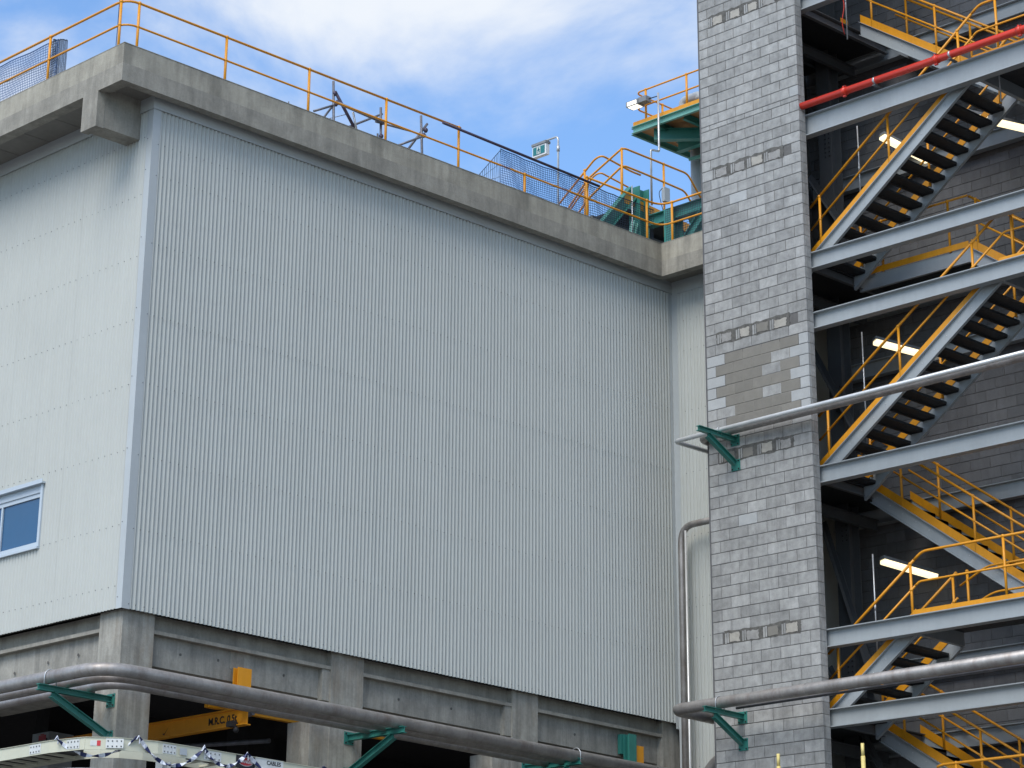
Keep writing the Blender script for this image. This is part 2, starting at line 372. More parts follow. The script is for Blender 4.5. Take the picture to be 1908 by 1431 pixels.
for a, b in ((YC+.58, 35.5), (36.1, 39.5)):
    MB().box((XC+.13, a, 7.99), (XC+.399, b, 8.235)).build('edge_beam', 'conc2', bld)
    MB().box((XC+.01, a, 7.93), (XC+.30, b, 7.985)).build('ledge', 'conc2', bld)
    MB().box((XC+.12, a, 7.15), (XC+.80, b, 7.93)).build('panel_beam', 'concp', bld)
# form tie holes in the panels
th = MB()
for xx, zz in ((24.3, 7.72), (25.05, 7.75), (26.4, 7.72), (28.9, 7.7), (30.1, 7.72), (33.1, 7.7), (34.3, 7.7)): th.tube([(xx, YC+.129, zz), (xx, YC+.122, zz)], .022, 10)
for yy, zz in ((32.5, 7.68), (33.3, 7.66), (34.2, 7.6)): th.tube([(XC+.099, yy, zz), (XC+.094, yy, zz)], .022, 10)
th.build('tie_hole', 'patchd', bld)
MB().box((25.29, YC+.122, 7.66), (25.57, YC+.13, 7.93)).build('grout_patch', 'conc2', bld)
# floor slab over the undercroft and inner walls, near black to stand for shade
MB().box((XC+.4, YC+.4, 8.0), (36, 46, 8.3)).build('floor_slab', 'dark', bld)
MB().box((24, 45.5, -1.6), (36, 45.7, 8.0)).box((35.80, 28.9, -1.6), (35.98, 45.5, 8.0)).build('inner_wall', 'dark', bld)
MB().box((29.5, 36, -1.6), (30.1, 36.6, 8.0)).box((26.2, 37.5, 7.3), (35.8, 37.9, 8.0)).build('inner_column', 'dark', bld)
MB().box((49.8, 20, -1.6), (50, 46, 16.7)).box((23, 46, -1.6), (50, 46.2, 16.7)).box((XL+.12, 28.7, -1.6), (50, 28.9, 16.7)).build('rear_wall', 'clad', bld)

# ------------------------------------------------------------------ block walls
def bmesh_block(L_, H_, name, m):
    e = .006; y0, y1, z0, z1 = 0, L_, 0, H_
    # faces -X at x=0, body to x=+.06
    vs = [(0, y0+e, z0+e), (0, y1-e, z0+e), (0, y1-e, z1-e), (0, y0+e, z1-e),
          (e, y0, z0), (e, y1, z0), (e, y1, z1), (e, y0, z1), (.06, y0, z0), (.06, y1, z0), (.06, y1, z1), (.06, y0, z1)]
    fs = [(0,3,2,1), (0,1,5,4), (1,2,6,5), (2,3,7,6), (3,0,4,7), (4,5,9,8), (5,6,10,9), (6,7,11,10), (7,4,8,11), (8,9,10,11)]
    me = bpy.data.meshes.new(name); me.from_pydata(vs, [], fs); me.materials.append(M[m]); me.update()
    bm = bmesh.new(); bm.from_mesh(me); bmesh.ops.recalc_face_normals(bm, faces=bm.faces); bm.to_mesh(me); bm.free()
    return me
JT = .010
TX, TY0, TY1 = 34.05, 26.694, 29.003         # tower face, right edge Y, left edge Y
BL = (TY1-TY0)/5.5
tower = thing('block_wall', 'tall pier of grey concrete blocks between the clad wing and the open steel stair', 'block wall', (TX+.1, 27.85, -1.6))
MB().box((TX+.010, TY0+.010, -1.6), (TX+.17, TY1-.006, 24.4)).build('mortar_core', 'mortar', tower)
cache = {}
def get_block(L_, H_, m):
    k = (round(L_, 3), round(H_, 3), m)
    if k not in cache: cache[k] = bmesh_block(L_, H_, 'concrete_block', m)
    return cache[k]
courses = []                                # (z0, height)
z = 9.687-.2*56
while z < 18.68: courses.append((z, .2)); z += .2
courses.append((z, .10)); z += .10
while z < 24.3: courses.append((z, .2)); z += .2
blist = []
REP = {}   # repair courses
def near(zv): return min(range(len(courses)), key=lambda i: abs(courses[i][0]-zv))
REP = {near(9.087): 1, near(12.287): 1, near(14.487): 1, near(17.687): 1, near(20.787): 1}
for i, (z0, h) in enumerate(courses):
    # rows run from the right edge (TY0) to the left edge (TY1)
    if i % 2 == 0: segs = [.5, 1, 1, 1, 1, 1]
    else: segs = [1, 1, 1, 1, 1, .5]
    yv = TY0
    for j, s_ in enumerate(segs):
        L_ = s_*BL; blist.append((i, j, yv, z0, L_-JT, h-JT, len(segs))); yv += L_
brown_rows = {near(13.887), near(13.687), near(13.487), near(13.287), near(13.087), near(12.887), near(14.087)}
rnd = random.Random(3)
single = 0; rest = {'block': MB(), 'blockw': MB()}
order = sorted(blist, key=lambda b: abs(b[3]-11.0) if b[3] > 6.6 else 100+abs(b[3]))
for (i, j, yv, z0, L_, h, n) in order:
    if i in REP and 0 < j < n-1 and h > .15: continue
    m = 'block'
    if z0 > 12.8 and z0 < 14.1:
        edge = (j == 0) or (j == n-1 and rnd.random() < .8)
        if edge: m = 'blockw'
        elif 0 < j < n-1 and rnd.random() < .82: m = 'blockb'
    elif rnd.random() < .015: m = 'blockw'
    if z0 > 6.5 and single < 296 and h > .15:
        me = get_block(L_, h, m)
        o = bpy.data.objects.new('concrete_block', me); C.objects.link(o); o.parent = tower
        o.location = Vector((TX+rnd.uniform(-.0015, .0015), yv+JT/2, z0+JT/2))-tower.location; single += 1
    else:
        k = 'blockw' if m == 'blockw' else 'block'
        e = .006; a, b = yv+JT/2, yv+JT/2+L_; c, d = z0+JT/2, z0+JT/2+h
        rest[k].add([(TX, a+e, c+e), (TX, b-e, c+e), (TX, b-e, d-e), (TX, a+e, d-e), (TX+e, a, c), (TX+e, b, c), (TX+e, b, d), (TX+e, a, d), (TX+.06, a, c), (TX+.06, b, c), (TX+.06, b, d), (TX+.06, a, d)],
                    [(0,3,2,1), (0,1,5,4), (1,2,6,5), (2,3,7,6), (3,0,4,7), (4,5,9,8), (5,6,10,9), (6,7,11,10), (7,4,8,11)])
def build_islands(mb, name, m, parent):
    me = bpy.data.meshes.new(name); off = wloc(parent); me.from_pydata([v-off for v in mb.v], [], mb.f); me.materials.append(M[m]); me.update()
    bm = bmesh.new(); bm.from_mesh(me); bmesh.ops.recalc_face_normals(bm, faces=bm.faces); bm.to_mesh(me); bm.free()
    o = bpy.data.objects.new(name, me); C.objects.link(o); o.parent = parent; o['kind'] = 'stuff'; return o
build_islands(rest['block'], 'upper_block_courses', 'block', tower)
if rest['blockw'].v: build_islands(rest['blockw'], 'pale_upper_blocks', 'blockw', tower)
# return face (towards -Y) and its block edges
rb = MB()
for i, (z0, h) in enumerate(courses):
    rb.box((TX+.062, TY0+.001, z0+.004), (TX+.178, TY0+.05, z0+h-.004))
build_islands(rb, 'return_blocks', 'block', tower)
MB().box((TX+.0065, TY0+.24, 12.93), (TX+.03, TY1-.45, 14.23)).build('smeared_mortar', 'blockb', tower)
# repair courses: small rendered infills with ragged mortar
def rough_quad(mb, y0, y1, z0, z1, xf, dep, jit, rnd, n=5):
    pts = []
    for k in range(n): pts.append((y0+(y1-y0)*k/n, z0))
    for k in range(n): pts.append((y1, z0+(z1-z0)*k/n))
    for k in range(n): pts.append((y1-(y1-y0)*k/n, z1))
    for k in range(n): pts.append((y0, z1-(z1-z0)*k/n))
    pts = [(a+rnd.uniform(-jit, jit), b+rnd.uniform(-jit, jit)) for a, b in pts]
    m = len(pts); vs = [(xf, a, b) for a, b in pts]+[(xf+dep, a, b) for a, b in pts]
    mb.add(vs, [tuple(range(m)), tuple(range(2*m-1, m-1, -1))]+[(k, (k+1) % m, (k+1) % m+m, k+m) for k in range(m)])
for i in REP:
    z0, h = courses[i]; ya, yb = TY0+BL, TY1-BL*.5-.04
    if i % 2: ya = TY0+BL*1.0
    q = MB(); rough_quad(q, ya-.03, yb, z0-.012, z0+h+.028, TX-.001, .03, .018, rnd, 18); q.build('rough_mortar', 'patchd', tower)
    yv = ya+.04
    while yv+.27 < yb:
        w1 = rnd.uniform(.20, .27); zo = rnd.uniform(0, .03)
        q = MB(); rough_quad(q, yv, yv+w1, z0+.006+zo*.6, z0+h-.045+zo, TX-.007, .03, .011, rnd, 6); q.build('infill', rnd.choice(['patch', 'patch', 'blockb', 'patch2']), tower)
        q = MB(); q.box((TX-.006, yv+w1+.02, z0+.01), (TX+.02, yv+w1+.05, z0+h-.012)).box((TX-.006, yv+w1+.066, z0+.004), (TX+.02, yv+w1+.10, z0+h-.02)); q.build('block_web', 'block', tower)
        yv += BL
# inner back wall of the stair well
BWX = 37.35
back = thing('block_wall', 'shaded inner wall of grey blocks behind the stair flights', 'block wall', (BWX+.1, 23, -1.6))
MB().box((BWX+.010, 17.0, -1.6), (BWX+.2, 29.2, 24.4)).build('mortar_core', 'mortar', back)
cnt = 0; rst = MB(); bw = []
for i in range(130):
    z0 = -1.6+.2*i+.087; yv = 17.0+(0 if i % 2 else -.21)
    while yv < 29.1: bw.append((yv, z0)); yv += .42
bw.sort(key=lambda p: (0 if (20.5 < p[0] < 26 and 9 < p[1] < 14.2) else 1, p[1] < 6, abs(p[1]-11)))
me_b = bmesh_block(.41, .19, 'concrete_block', 'block_shade')
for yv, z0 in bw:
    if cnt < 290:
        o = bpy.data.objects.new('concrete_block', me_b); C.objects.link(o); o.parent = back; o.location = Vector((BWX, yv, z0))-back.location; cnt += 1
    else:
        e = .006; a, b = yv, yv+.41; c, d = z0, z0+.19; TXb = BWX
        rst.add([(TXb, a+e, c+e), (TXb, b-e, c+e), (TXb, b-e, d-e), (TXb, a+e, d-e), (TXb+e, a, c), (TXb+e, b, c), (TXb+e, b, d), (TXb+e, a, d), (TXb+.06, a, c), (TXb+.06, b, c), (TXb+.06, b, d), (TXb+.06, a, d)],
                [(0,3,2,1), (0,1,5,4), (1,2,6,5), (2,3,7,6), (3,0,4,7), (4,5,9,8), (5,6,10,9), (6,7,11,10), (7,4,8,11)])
build_islands(rst, 'outlying_blocks', 'block_shade', back)
side = thing('shaft_wall_and_blockers', 'dark end walls and slab closing the steel stair shaft', 'wall', (36, 29, -1.6))
MB().box((34.25, 29.02, -1.6), (37.3, 29.2, 24.4)).build('end_wall', 'block_shade', side)
MB().box((33.9, 15.9, -1.6), (37.5, 16.1, 24.4)).build('end_wall', 'block_shade', side)  # unseen right wall, added to keep the shaft dark
MB().box((33.9, 15.9, 24.4), (37.6, 29.2, 24.6)).build('roof_slab', 'conc2', side)  # unseen top slab, added to shut sky light out of the shaft

# ------------------------------------------------------------------ steel stair
stair = thing('steel_staircase', 'open grey steel dog leg staircase with yellow handrails beside the block pier', 'staircase', (35.8, 24.5, -1.6))
LV = dict(L0=20.85, L1=18.44, L2=15.80, L3=14.684, L4=11.915, L5=9.11, L6=7.793, L7=5.65)
GO = .2615; YL = 26.9
for nm, zt_ in LV.items():
    h = .40 if nm == 'L1' else .30
    MB().prism(IPROF(h, .17, .01, .016), (34.32, 16.1, zt_-h/2), (34.32, 28.9, zt_-h/2)).build('edge_beam', 'steel', stair)
    MB().prism(IPROF(.30, .16, .01, .016), (37.2, 16.1, zt_-.15), (37.2, 28.9, zt_-.15)).build('wall_beam', 'steel', stair)
def channel_x(y, zt_, x0=34.41, x1=37.1, h=.26, sgn=1, m='steel'):
    MB().prism(CPROF(h, .08, sgn), (x0, y, zt_-h/2), (x1, y, zt_-h/2)).build('cross_beam', m, stair)
def landing(y0, y1, zt_, x0=34.42, x1=37.1):
    o = MB()
    n = int((y1-y0)/.03)
    o.box((x0, y0, zt_-.045), (x1, y1, zt_-.012)); o.build('landing', 'grate', stair)
def kick(p0, p1, h=.115):
    MB().shear([(-.004, 0), (.004, 0), (.004, h), (-.004, h)], p0, p1).build('kickplate', 'yelk', stair)
def rail(name, pts, r=.021, rad=.12):
    return MB().tube(fillet(pts, rad), r, 8).build(name, 'yell', stair)
def post(x, y, z0, z1, parent, mid=None):
    m = MB().tube([(x, y, z0), (x, y, z1)], .023, 8).ball((x, y, z1), .034)
    if mid: m.ball((x, y, mid), .034)
    m.build('post', 'yell', parent)
def flight(xa, xb, y0, z0, n, rise, d, posts, near_rail=True, far_rail=True, ext_top=None, ext_bot=None):
    y1 = y0+d*n*GO; z1 = z0+n*rise; sl = rise/GO
    top = lambda y: z0+abs(y-y0)*sl
    for k, (xs, outw) in enumerate(((xa, -1), (xb, 1))):
        sg = 1 if (d < 0) == (outw < 0) else -1
        prof = CPROF(.285, .062, sg, .008, .012)
        a = (xs, y0-d*.12, z0-.143-.12*sl); b = (xs, y1+d*.0, z1-.143)
        # keep the bottom end above the landing member
        MB().shear(prof, (xs, y0, z0-.143), b).build('stringer', 'steel', stair)
        bm_ = MB()
        for i in range(n):
            yy = y0+d*(i+.55)*GO; zz = top(yy)-.125
            xx = xs+(-.006 if outw < 0 else .006)
            bm_.ball((xx, yy, zz), .011, 6)
        bm_.build('bolts', 'galv', stair)
        kick((xs+(.004 if outw < 0 else -.012), y0, z0+.002), (xs+(.004 if outw < 0 else -.012), y1, z1+.002), .16)
    for i in range(1, n):
        yy = y0+d*(i-.45)*GO; zz = z0+i*rise-.155
        t_ = MB().box((xa+.02, yy-.135, zz-.050), (xb-.02, yy+.135, zz-.008))
        t_.box((xa+.012, yy-.12, zz-.075), (xa+.02, yy+.12, zz-.035)).box((xb-.02, yy-.12, zz-.075), (xb-.012, yy+.12, zz-.035))
        ny = yy-d*.135
        t_.box((xa+.02, min(ny, ny+d*.03), zz-.085), (xb-.02, max(ny, ny+d*.03), zz-.004))
        t_.build('tread', 'grate', stair)
    for on, xr in ((near_rail, xa-.0+.02), (far_rail, xb-.02)):
        if not on: continue
        hr = bpy.data.objects.new('handrail', None); C.objects.link(hr); hr.parent = stair; hr.location = Vector((xr, y0, z0))-stair.location
        for (hh, nm, r_) in ((.97, 'top_rail', .023), (.54, 'mid_rail', .019)):
            pts = [(xr, y0, z0+hh), (xr, y1, z1+hh)]
            if ext_bot: pts = [(xr, y0-d*ext_bot, z0+hh)]+pts
            if ext_top: pts = pts+[(xr, y1+d*ext_top, z1+hh)]
            MB().tube(fillet(pts, .14), r_, 8).build(nm, 'yell', hr)
        for py in posts: post(xr, py, top(py)-.05, top(py)+.97, hr, top(py)+.54)
FX0, FX1, BX0, BX1 = 34.50, 35.70, 35.95, 37.08
# front flights climb to the right (-Y)
flight(FX0, FX1, YL, LV['L2'], 14, (LV['L1']-LV['L2'])/14, -1, (26.68, 25.12, 23.55))
flight(FX0, FX1, YL, LV['L4'], 15, (LV['L3']-LV['L4'])/15, -1, (26.70, 25.13, 23.55))
flight(FX0, FX1, YL, LV['L6'], 7, (LV['L5']-LV['L6'])/7, -1, (26.70, 25.15))
# rear flights climb to the left (+Y)
def rear(top, bot, n, ykink, posts):
    flight(BX0, BX1, ykink-n*GO, LV[bot], n, (LV[top]-LV[bot])/n, 1, posts)
rear('L0', 'L1', 13, 26.65, (26.4, 25.0, 23.6))
rear('L2', 'L3', 6, 24.53, (24.4, 23.1))
rear('L4', 'L5', 15, 26.92, (26.3, 24.85, 23.3))
rear('L6', 'L7', 13, 26.98, (26.5, 25.0, 23.6))
# landings
for nm in ('L0', 'L2', 'L4', 'L6'):
    z_ = LV[nm]; landing(26.95, 28.9, z_); channel_x(26.96, z_-.01, h=.2, sgn=1, m='steel_shade'); channel_x(28.3, z_-.02, h=.2, m='steel_shade')
    kick((35.72, 26.93, z_), (35.93, 26.93, z_))
z_ = LV['L2']; landing(24.55, 26.94, z_, 35.95, 37.1)
MB().prism(CPROF(.26, .06, 1), (35.93, 24.5, z_-.13), (35.93, 26.95, z_-.13)).build('landing_edge', 'steel', stair)
kick((35.90, 24.55, z_+.01), (35.90, 26.95, z_+.01), .11)
hr = bpy.data.objects.new('handrail', None); C.objects.link(hr); hr.parent = stair; hr.location = Vector((35.92, 25.7, z_))-stair.location
for hh in (.97, .54): MB().tube([(35.92, 24.53, z_+hh), (35.92, 26.9, z_+hh)], .021, 8).build('rail', 'yell', hr)
for py in (24.95, 26.4): post(35.92, py, z_, z_+.97, hr, z_+.54)
for nm, ys in (('L1', 23.20), ('L3', 22.95), ('L5', 25.05), ('L7', 23.5)):
    z_ = LV[nm]; landing(19.5, ys, z_, 34.42, FX1+.02 if nm == 'L5' else 37.1)
    if nm == 'L5': landing(19.5, 22.98, z_, FX1+.03, 37.1)
    channel_x(ys-.03, z_-.01, x1=FX1+.02 if nm == 'L5' else 37.1, sgn=-1); channel_x(21.2, z_-.02)
    yk = ys-.0
    kick((34.40, yk, z_+.01), (34.40, 19.5, z_+.01), .105)
    kick((37.06, 22.9, z_+.01), (37.06, 19.5, z_+.01), .105)
    hr = bpy.data.objects.new('handrail', None); C.objects.link(hr); hr.parent = stair; hr.location = Vector((34.44, 22, z_))-stair.location
    ex = 34.52
    for hh, hf in ((1.09, .97), (.60, .54)):
        if nm != 'L7': y1_ = {'L1': YL-14*GO, 'L3': YL-15*GO, 'L5': YL-7*GO}[nm]; pts = [(ex, y1_, z_+hf), (ex, y1_-(hh-hf)/.7, z_+hh), (ex, 19.5, z_+hh)]
        else: pts = [(ex, 24.84, z_+hh-.03), (ex, 24.74, z_+hh), (ex, 19.5, z_+hh)]
        MB().tube(fillet(pts, .16), .023 if hh > 1 else .019, 8).build('rail', 'yell', hr)
    for py in ([23.33, 21.8, 20.3] if nm == 'L5' else [24.48, 22.9, 21.4] if nm == 'L7' else [22.75, 21.3, 20]): post(ex, py, z_, z_+1.09, hr, z_+.60)
    # inner guard rail on the far side of the landing
    hr = bpy.data.objects.new('handrail', None); C.objects.link(hr); hr.parent = stair; hr.location = Vector((35.75, 22, z_))-stair.location
    if nm == 'L5':
        for hh, y0_ in ((1.0, 24.5), (.55, 24.4)):
            MB().tube(fillet([(35.74, 25.05, z_+hh-.25), (35.74, y0_, z_+hh), (35.74, 23.0, z_+hh)], .14), .02, 8).build('rail', 'yell', hr)
        for py in (24.9, 23.1): post(35.74, py, z_, z_+.97, hr)
        kick((35.74, 25.0, z_+.01), (35.74, 23.0, z_+.01))
# rear face guard rail above L3 to the left landing etc.
for nm in ('L2', 'L4', 'L6'):
    z_ = LV[nm]; hr = bpy.data.objects.new('handrail', None); C.objects.link(hr); hr.parent = stair; hr.location = Vector((35.8, 26.95, z_))-stair.location
    for hh in (.97, .54): MB().tube([(35.72, 27.0, z_+hh), (35.95, 27.0, z_+hh)], .02, 8).build('rail', 'yell', hr)
# columns, cleats and diagonal bracing deep in the shaft
for (cx, cy) in ((36.55, 27.95), (35.2, 28.4), (36.9, 20.2)):
    MB().prism(IPROF(.30, .30, .012, .018), (cx, cy, -1.6), (cx, cy, 24.3), up=(1, 0, 0)).build('column', 'steeld', stair)
bm_ = MB()
for zc in (8.6, 11.2, 13.6, 16.2, 18.6):
    for i in range(6):
        for dy in (-.09, 0.0): bm_.ball((36.38, 27.93+dy, zc+i*.09), .015, 6)
bm_.build('bolts', 'black', stair)
for a, b in (((36.3, 28.3, 18.3), (36.3, 26.9, 16.0)), ((36.3, 28.4, 14.9), (36.3, 27.0, 12.2)), ((36.3, 28.3, 11.6), (36.3, 27.2, 8.2)), ((36.3, 28.3, 9.0), (36.3, 27.2, 7.0))):
    MB().prism([(-.05, -.05), (.05, -.05), (.05, -.04), (-.04, -.04), (-.04, .05), (-.05, .05)], a, b).build('brace', 'steeld', stair)
for nm in ('L0', 'L2', 'L4', 'L6'):
    z_ = LV[nm]; MB().prism(IPROF(.2, .1), (34.5, 27.7, z_-.35), (37.1, 27.7, z_-.35)).build('floor_joist', 'steeld', stair)
# ------------------------------------------------------------------ fluorescent lamps and conduits
def lamp(p, q, label, grp='batten lamps of the stair shaft'):
    p, q = Vector(p), Vector(q); t = thing('batten_lamp', label, 'lamp', p, grp)
    d = (q-p).normalized(); up = Vector((0,0,1)); s_ = d.cross(up).normalized(); u = s_.cross(d)
    MB().prism([(-.095, .016), (.095, .016), (.07, .08), (-.07, .08)], p-d*.02, q+d*.02).build('housing', 'lampbody', t)
    MB().prism([(-.06, -.06), (.06, -.06), (.09, -.03), (.09, .015), (-.09, .015), (-.09, -.03)], p, q).build('diffuser', 'lamp', t)
    return t
lamp((36.3, 26.55, 18.60), (37.25, 26.2, 18.28), 'lit batten lamp behind the rails just under the grey beam with the red pipe')
lamp((35.6, 24.35, 18.20), (36.6, 23.55, 17.95), 'largest lit batten lamp hanging below the treads of the top flight')
lamp((36.3, 26.95, 14.70), (37.25, 26.35, 14.50), 'lit batten lamp half hidden by the stringer of the middle flight')
lamp((36.2, 26.95, 10.66), (37.1, 26.5, 10.48), 'lit batten lamp alone in the dark bay above the lowest short flight')
lamp((36.2, 23.3, 12.02), (36.9, 22.6, 11.9), 'lit batten lamp cut by the right edge of the photo under the fourth beam')
lamp((36.2, 23.3, 7.95), (36.9, 22.6, 7.8), 'lit batten lamp cut by the right edge of the photo beside the lower pipe')
for (x, y, z0, z1, lb) in ((34.9, 26.06, 16.6, 18.24, 'thin pale conduit rod hanging before the upper left batten lamp'), (34.9, 26.18, 12.3, 14.36, 'thin pale conduit rod standing before the middle batten lamp'),
                     (34.9, 26.18, 8.6, 10.42, 'thin pale conduit rod standing beside the lowest batten lamp'), (34.9, 23.02, 17.8, 19.1, 'pale conduit rod passing behind the red pipe'), (34.9, 26.18, 20.0, 21.6, 'pale conduit rod at the top of the shaft near the torn tape')):
    t = thing('conduit', lb, 'conduit', (x, y, z0)); MB().tube([(x, y, z0), (x, y, z1)], .013, 8).build('tube', 'galv', t)
    MB().tube([(x, y, (z0+z1)/2-.05), (x, y, (z0+z1)/2+.05)], .018, 8).build('coupling', 'galv', t)
# ------------------------------------------------------------------ red fire pipe
rp = thing('fire_pipe', 'bright red fire main running along the top stair beam', 'pipe', (34.0, 24, 18.5))
RX, RZ = 34.13, 18.575
MB().tube([(RX, 16.1, RZ), (RX, 26.69, RZ)], .067, 16).build('tube', 'red', rp)
for yy in (25.72, 23.75, 22.05): 
    c_ = MB().tube([(RX, yy-.045, RZ), (RX, yy+.045, RZ)], .078, 16).tube([(RX, yy-.06, RZ), (RX, yy-.045, RZ)], .07, 16).box((RX-.02, yy-.03, RZ+.07), (RX+.02, yy+.03, RZ+.105)).box((RX-.02, yy-.03, RZ-.105), (RX+.02, yy+.03, RZ-.07)).build('coupling', 'red', rp)
    MB().tube([(RX-.04, yy-.02, RZ+.09), (RX+.05, yy-.02, RZ+.09)], .012, 6).build('bolt', 'black', c_)
for yy in (25.05, 23.45):
    MB().tube([(RX, yy-.02, RZ), (RX, yy+.02, RZ)], .068, 14).build('clamp', 'galv', rp)
    MB().box((RX-.05, yy-.03, RZ-.105), (34.28, yy+.03, RZ-.085)).build('hanger', 'steeld', rp)
# ------------------------------------------------------------------ pipes and brackets
def ubolt(x, y, z, rad, axis, parent, r=.010):
    pts = []
    for k in range(13):
        a = math.pi*k/12; c, s_ = math.cos(a)*(rad+r), math.sin(a)*(rad+r)
        pts.append((x+c, y, z+s_) if axis == 'y' else (x, y+c, z+s_))
    b0 = (pts[0][0], pts[0][1], z-rad-.03); b1 = (pts[-1][0], pts[-1][1], z-rad-.03)
    MB().tube([b0]+pts+[b1], r, 8).build('u_bolt', 'galv', parent)
def bracket(label, base, out, length, zarm, arm_h=.10, drop=.62, inset=.25, grp='green pipe brackets'):
    """cantilever bracket: base point on wall (x,y), outward dir, top of arm zarm"""
    bx, by = base; d = Vector((out[0], out[1], 0)); s_ = Vector((-d.y, d.x, 0))
    B = Vector((bx, by, 0)); t = thing('pipe_bracket', label, 'bracket', (bx, by, zarm-drop), grp)
    P = lambda a, z: B+d*a+Vector((0,0,z))
    MB().prism(IPROF(arm_h, .09, .008, .010), P(.012, zarm-arm_h/2), P(length, zarm-arm_h/2)).build('arm', 'green', t)
    MB().prism(IPROF(.10, .09, .008, .010), P(.04, zarm-drop+.02), P(length-inset, zarm-arm_h-.03)).build('brace', 'green', t)
    for zc in (zarm-.06, zarm-drop-.01):
        pl = MB(); a = P(0, zc)
        c = [a+s_*-.10, a+s_*.10]
        pl.box((min(c[0].x, c[1].x, (c[0]+d*.012).x), min(c[0].y, c[1].y, (c[0]+d*.012).y), zc-.10), (max(c[0].x, c[1].x, (c[0]+d*.012).x), max(c[0].y, c[1].y, (c[0]+d*.012).y), zc+.10))
        o = pl.build('base_plate', 'green', t)
        bo = MB()
        for sy in (-.072, .072):
            for sz in (-.072, .072): q = P(.0, zc+sz)+s_*sy; bo.tube([q+d*.012, q+d*.03], .013, 6)
        bo.build('bolts', 'black', o)
    return t
bA = bracket('dark green bracket under the slim bright pipe, upper of the two on the block pier', (34.05, 28.386), (-1, 0), .995, 12.70, .09, .50)
bB = bracket('dark green bracket under the large pipe, lower of the two on the block pier', (34.05, 28.393), (-1, 0), .99, 7.86, .09, .50)
bC = bracket('green bracket on the left face of the corner column under the bent pipes', (23.06, 31.43), (-1, 0), 1.35, 6.90, .09, .60)
bD = bracket('green bracket on the second column from the corner, below the big pipe', (27.71, 31.27), (0, -1), 1.32, 6.95, .10, .62)
bE = bracket('green bracket at the bottom edge on the third column from the corner', (31.76, 31.27), (0, -1), 1.28, 6.985, .10, .62)
def pipe(label, pts, r, m='pipe', rad=.3, joints=(), grp=None, n=20):
    path = fillet(pts, rad, 8); t = thing('pipe', label, 'pipe', path[0], grp)
    MB().tube(path, r, n).build('tube', m, t)
    for p, q in joints: MB().tube([p, q], r+.003, n).build('weld_joint', m, t)
    return t
# slim bright pipe and the wider one behind it on the upper bracket
pipe('slim bright stainless pipe crossing the upper part of the block pier', [(36.2, 29.46, 12.745), (33.68, 29.46, 12.745), (33.64, 28.386, 12.745), (33.36, 16, 12.745)], .042, 'pipeb', .10)
pipe('dull brown stainless pipe tucked behind the slim bright one', [(36.2, 29.12, 12.785), (33.93, 29.12, 12.785), (33.89, 28.386, 12.785), (33.63, 16, 12.785)], .078, 'pipe', .26)
ubolt(33.63, 28.386, 12.745, .045, 'y', bA, .007)
# large lower pipe
pipe('large dull stainless pipe crossing the lower part of the block pier', [(36.2, 29.44, 7.965), (33.50, 29.44, 7.965), (33.46, 28.4, 7.965), (33.20, 16, 7.965)], .098, 'pipe', .22,
     joints=[((33.415, 26.5, 7.965), (33.413, 26.49, 7.965))])
pipe('thin pale pipe low behind the large pipe on the pier', [(33.66, 28.2, 7.885), (33.42, 16, 7.885)], .024, 'scaf', .1)
ubolt(33.46, 28.393, 7.965, .10, 'y', bB, .009)
# vertical risers against the wing wall
pipe('stainless riser bending off towards the pier in the inner corner', [(35.30, 28.95, 11.72), (35.30, 30.775, 11.72), (35.30, 30.775, 2.0)], .062, 'pipe', .32)
pipe('slimmer riser standing right beside the bent stainless riser', [(35.22, 30.60, 11.6), (35.22, 30.60, 2.0)], .022, 'pipeb', .1)
pipe('fat elbow pipe at the foot of the wing wall beside the pier', [(35.0, 28.9, 7.42), (35.0, 29.75, 7.42), (35.0, 30.45, 6.6), (35.0, 30.45, 2.0)], .11, 'pipe', .35)
bF = bracket('dark bracket half hidden behind the pier below the riser bend', (35.58, 29.9), (-1, 0), .42, 11.64, .09, .45, .08)
# three pipes wrapping the building corner
def corner_pipe(label, xo, yo, z, r, m, rad, xend=36.0):
    return pipe(label, [(xo, 46, z), (xo, yo, z), (xend, yo-.02, z)], r, m, rad)
corner_pipe('large brown stainless pipe bent round the building corner, outermost of three', 21.93, 30.12, 7.025, .098, 'pipe', .62)
corner_pipe('middle brown pipe running round the corner behind the large one', 22.27, 30.42, 6.985, .07, 'pipe', .55)
corner_pipe('innermost pipe with a pale top running along the corner column', 22.66, 30.80, 6.985, .075, 'pipe', .45)
ubolt(21.93, 31.43, 7.025, .10, 'y', bC, .009)
ubolt(31.76, 30.10, 7.05, .10, 'x', bE, .009)

# ------------------------------------------------------------------ roof guard rail
gr = thing('guardrail', 'orange yellow tube guardrail along the concrete roof edge', 'guardrail', (28.5, 31.0, 17.2))
YG, XG = 30.96, 22.10
ZTR, ZMR = 18.05, 17.625
def gpost(x, y, z1=ZTR, parent=gr, zb_=17.0):
    MB().tube([(x, y, zb_), (x, y, z1)], .024, 8).ball((x, y, z1), .036).ball((x, y, ZMR), .034).build('post', 'yell', parent)
for xx in (22.36, 24.215, 26.063, 27.87, 29.652, 33.016, 34.70): gpost(xx, YG)
gpost(31.35, YG, ZMR)
for yy in (31.11, 33.09, 35.0, 37.0): gpost(XG, yy)
MB().tube(fillet([(XG, 40, ZTR), (XG, YG, ZTR), (29.70, YG, ZTR)], .28), .022, 8).build('top_rail', 'yell', gr)
MB().tube(fillet([(32.98, YG, ZTR), (35.1, YG, ZTR), (35.1, 28.9, ZTR)], .30), .022, 8).build('top_rail', 'yell', gr)
MB().tube(fillet([(XG, 40, ZMR), (XG, YG, ZMR), (35.1, YG, ZMR), (35.1, 28.9, ZMR)], .28), .019, 8).build('mid_rail', 'yell', gr)
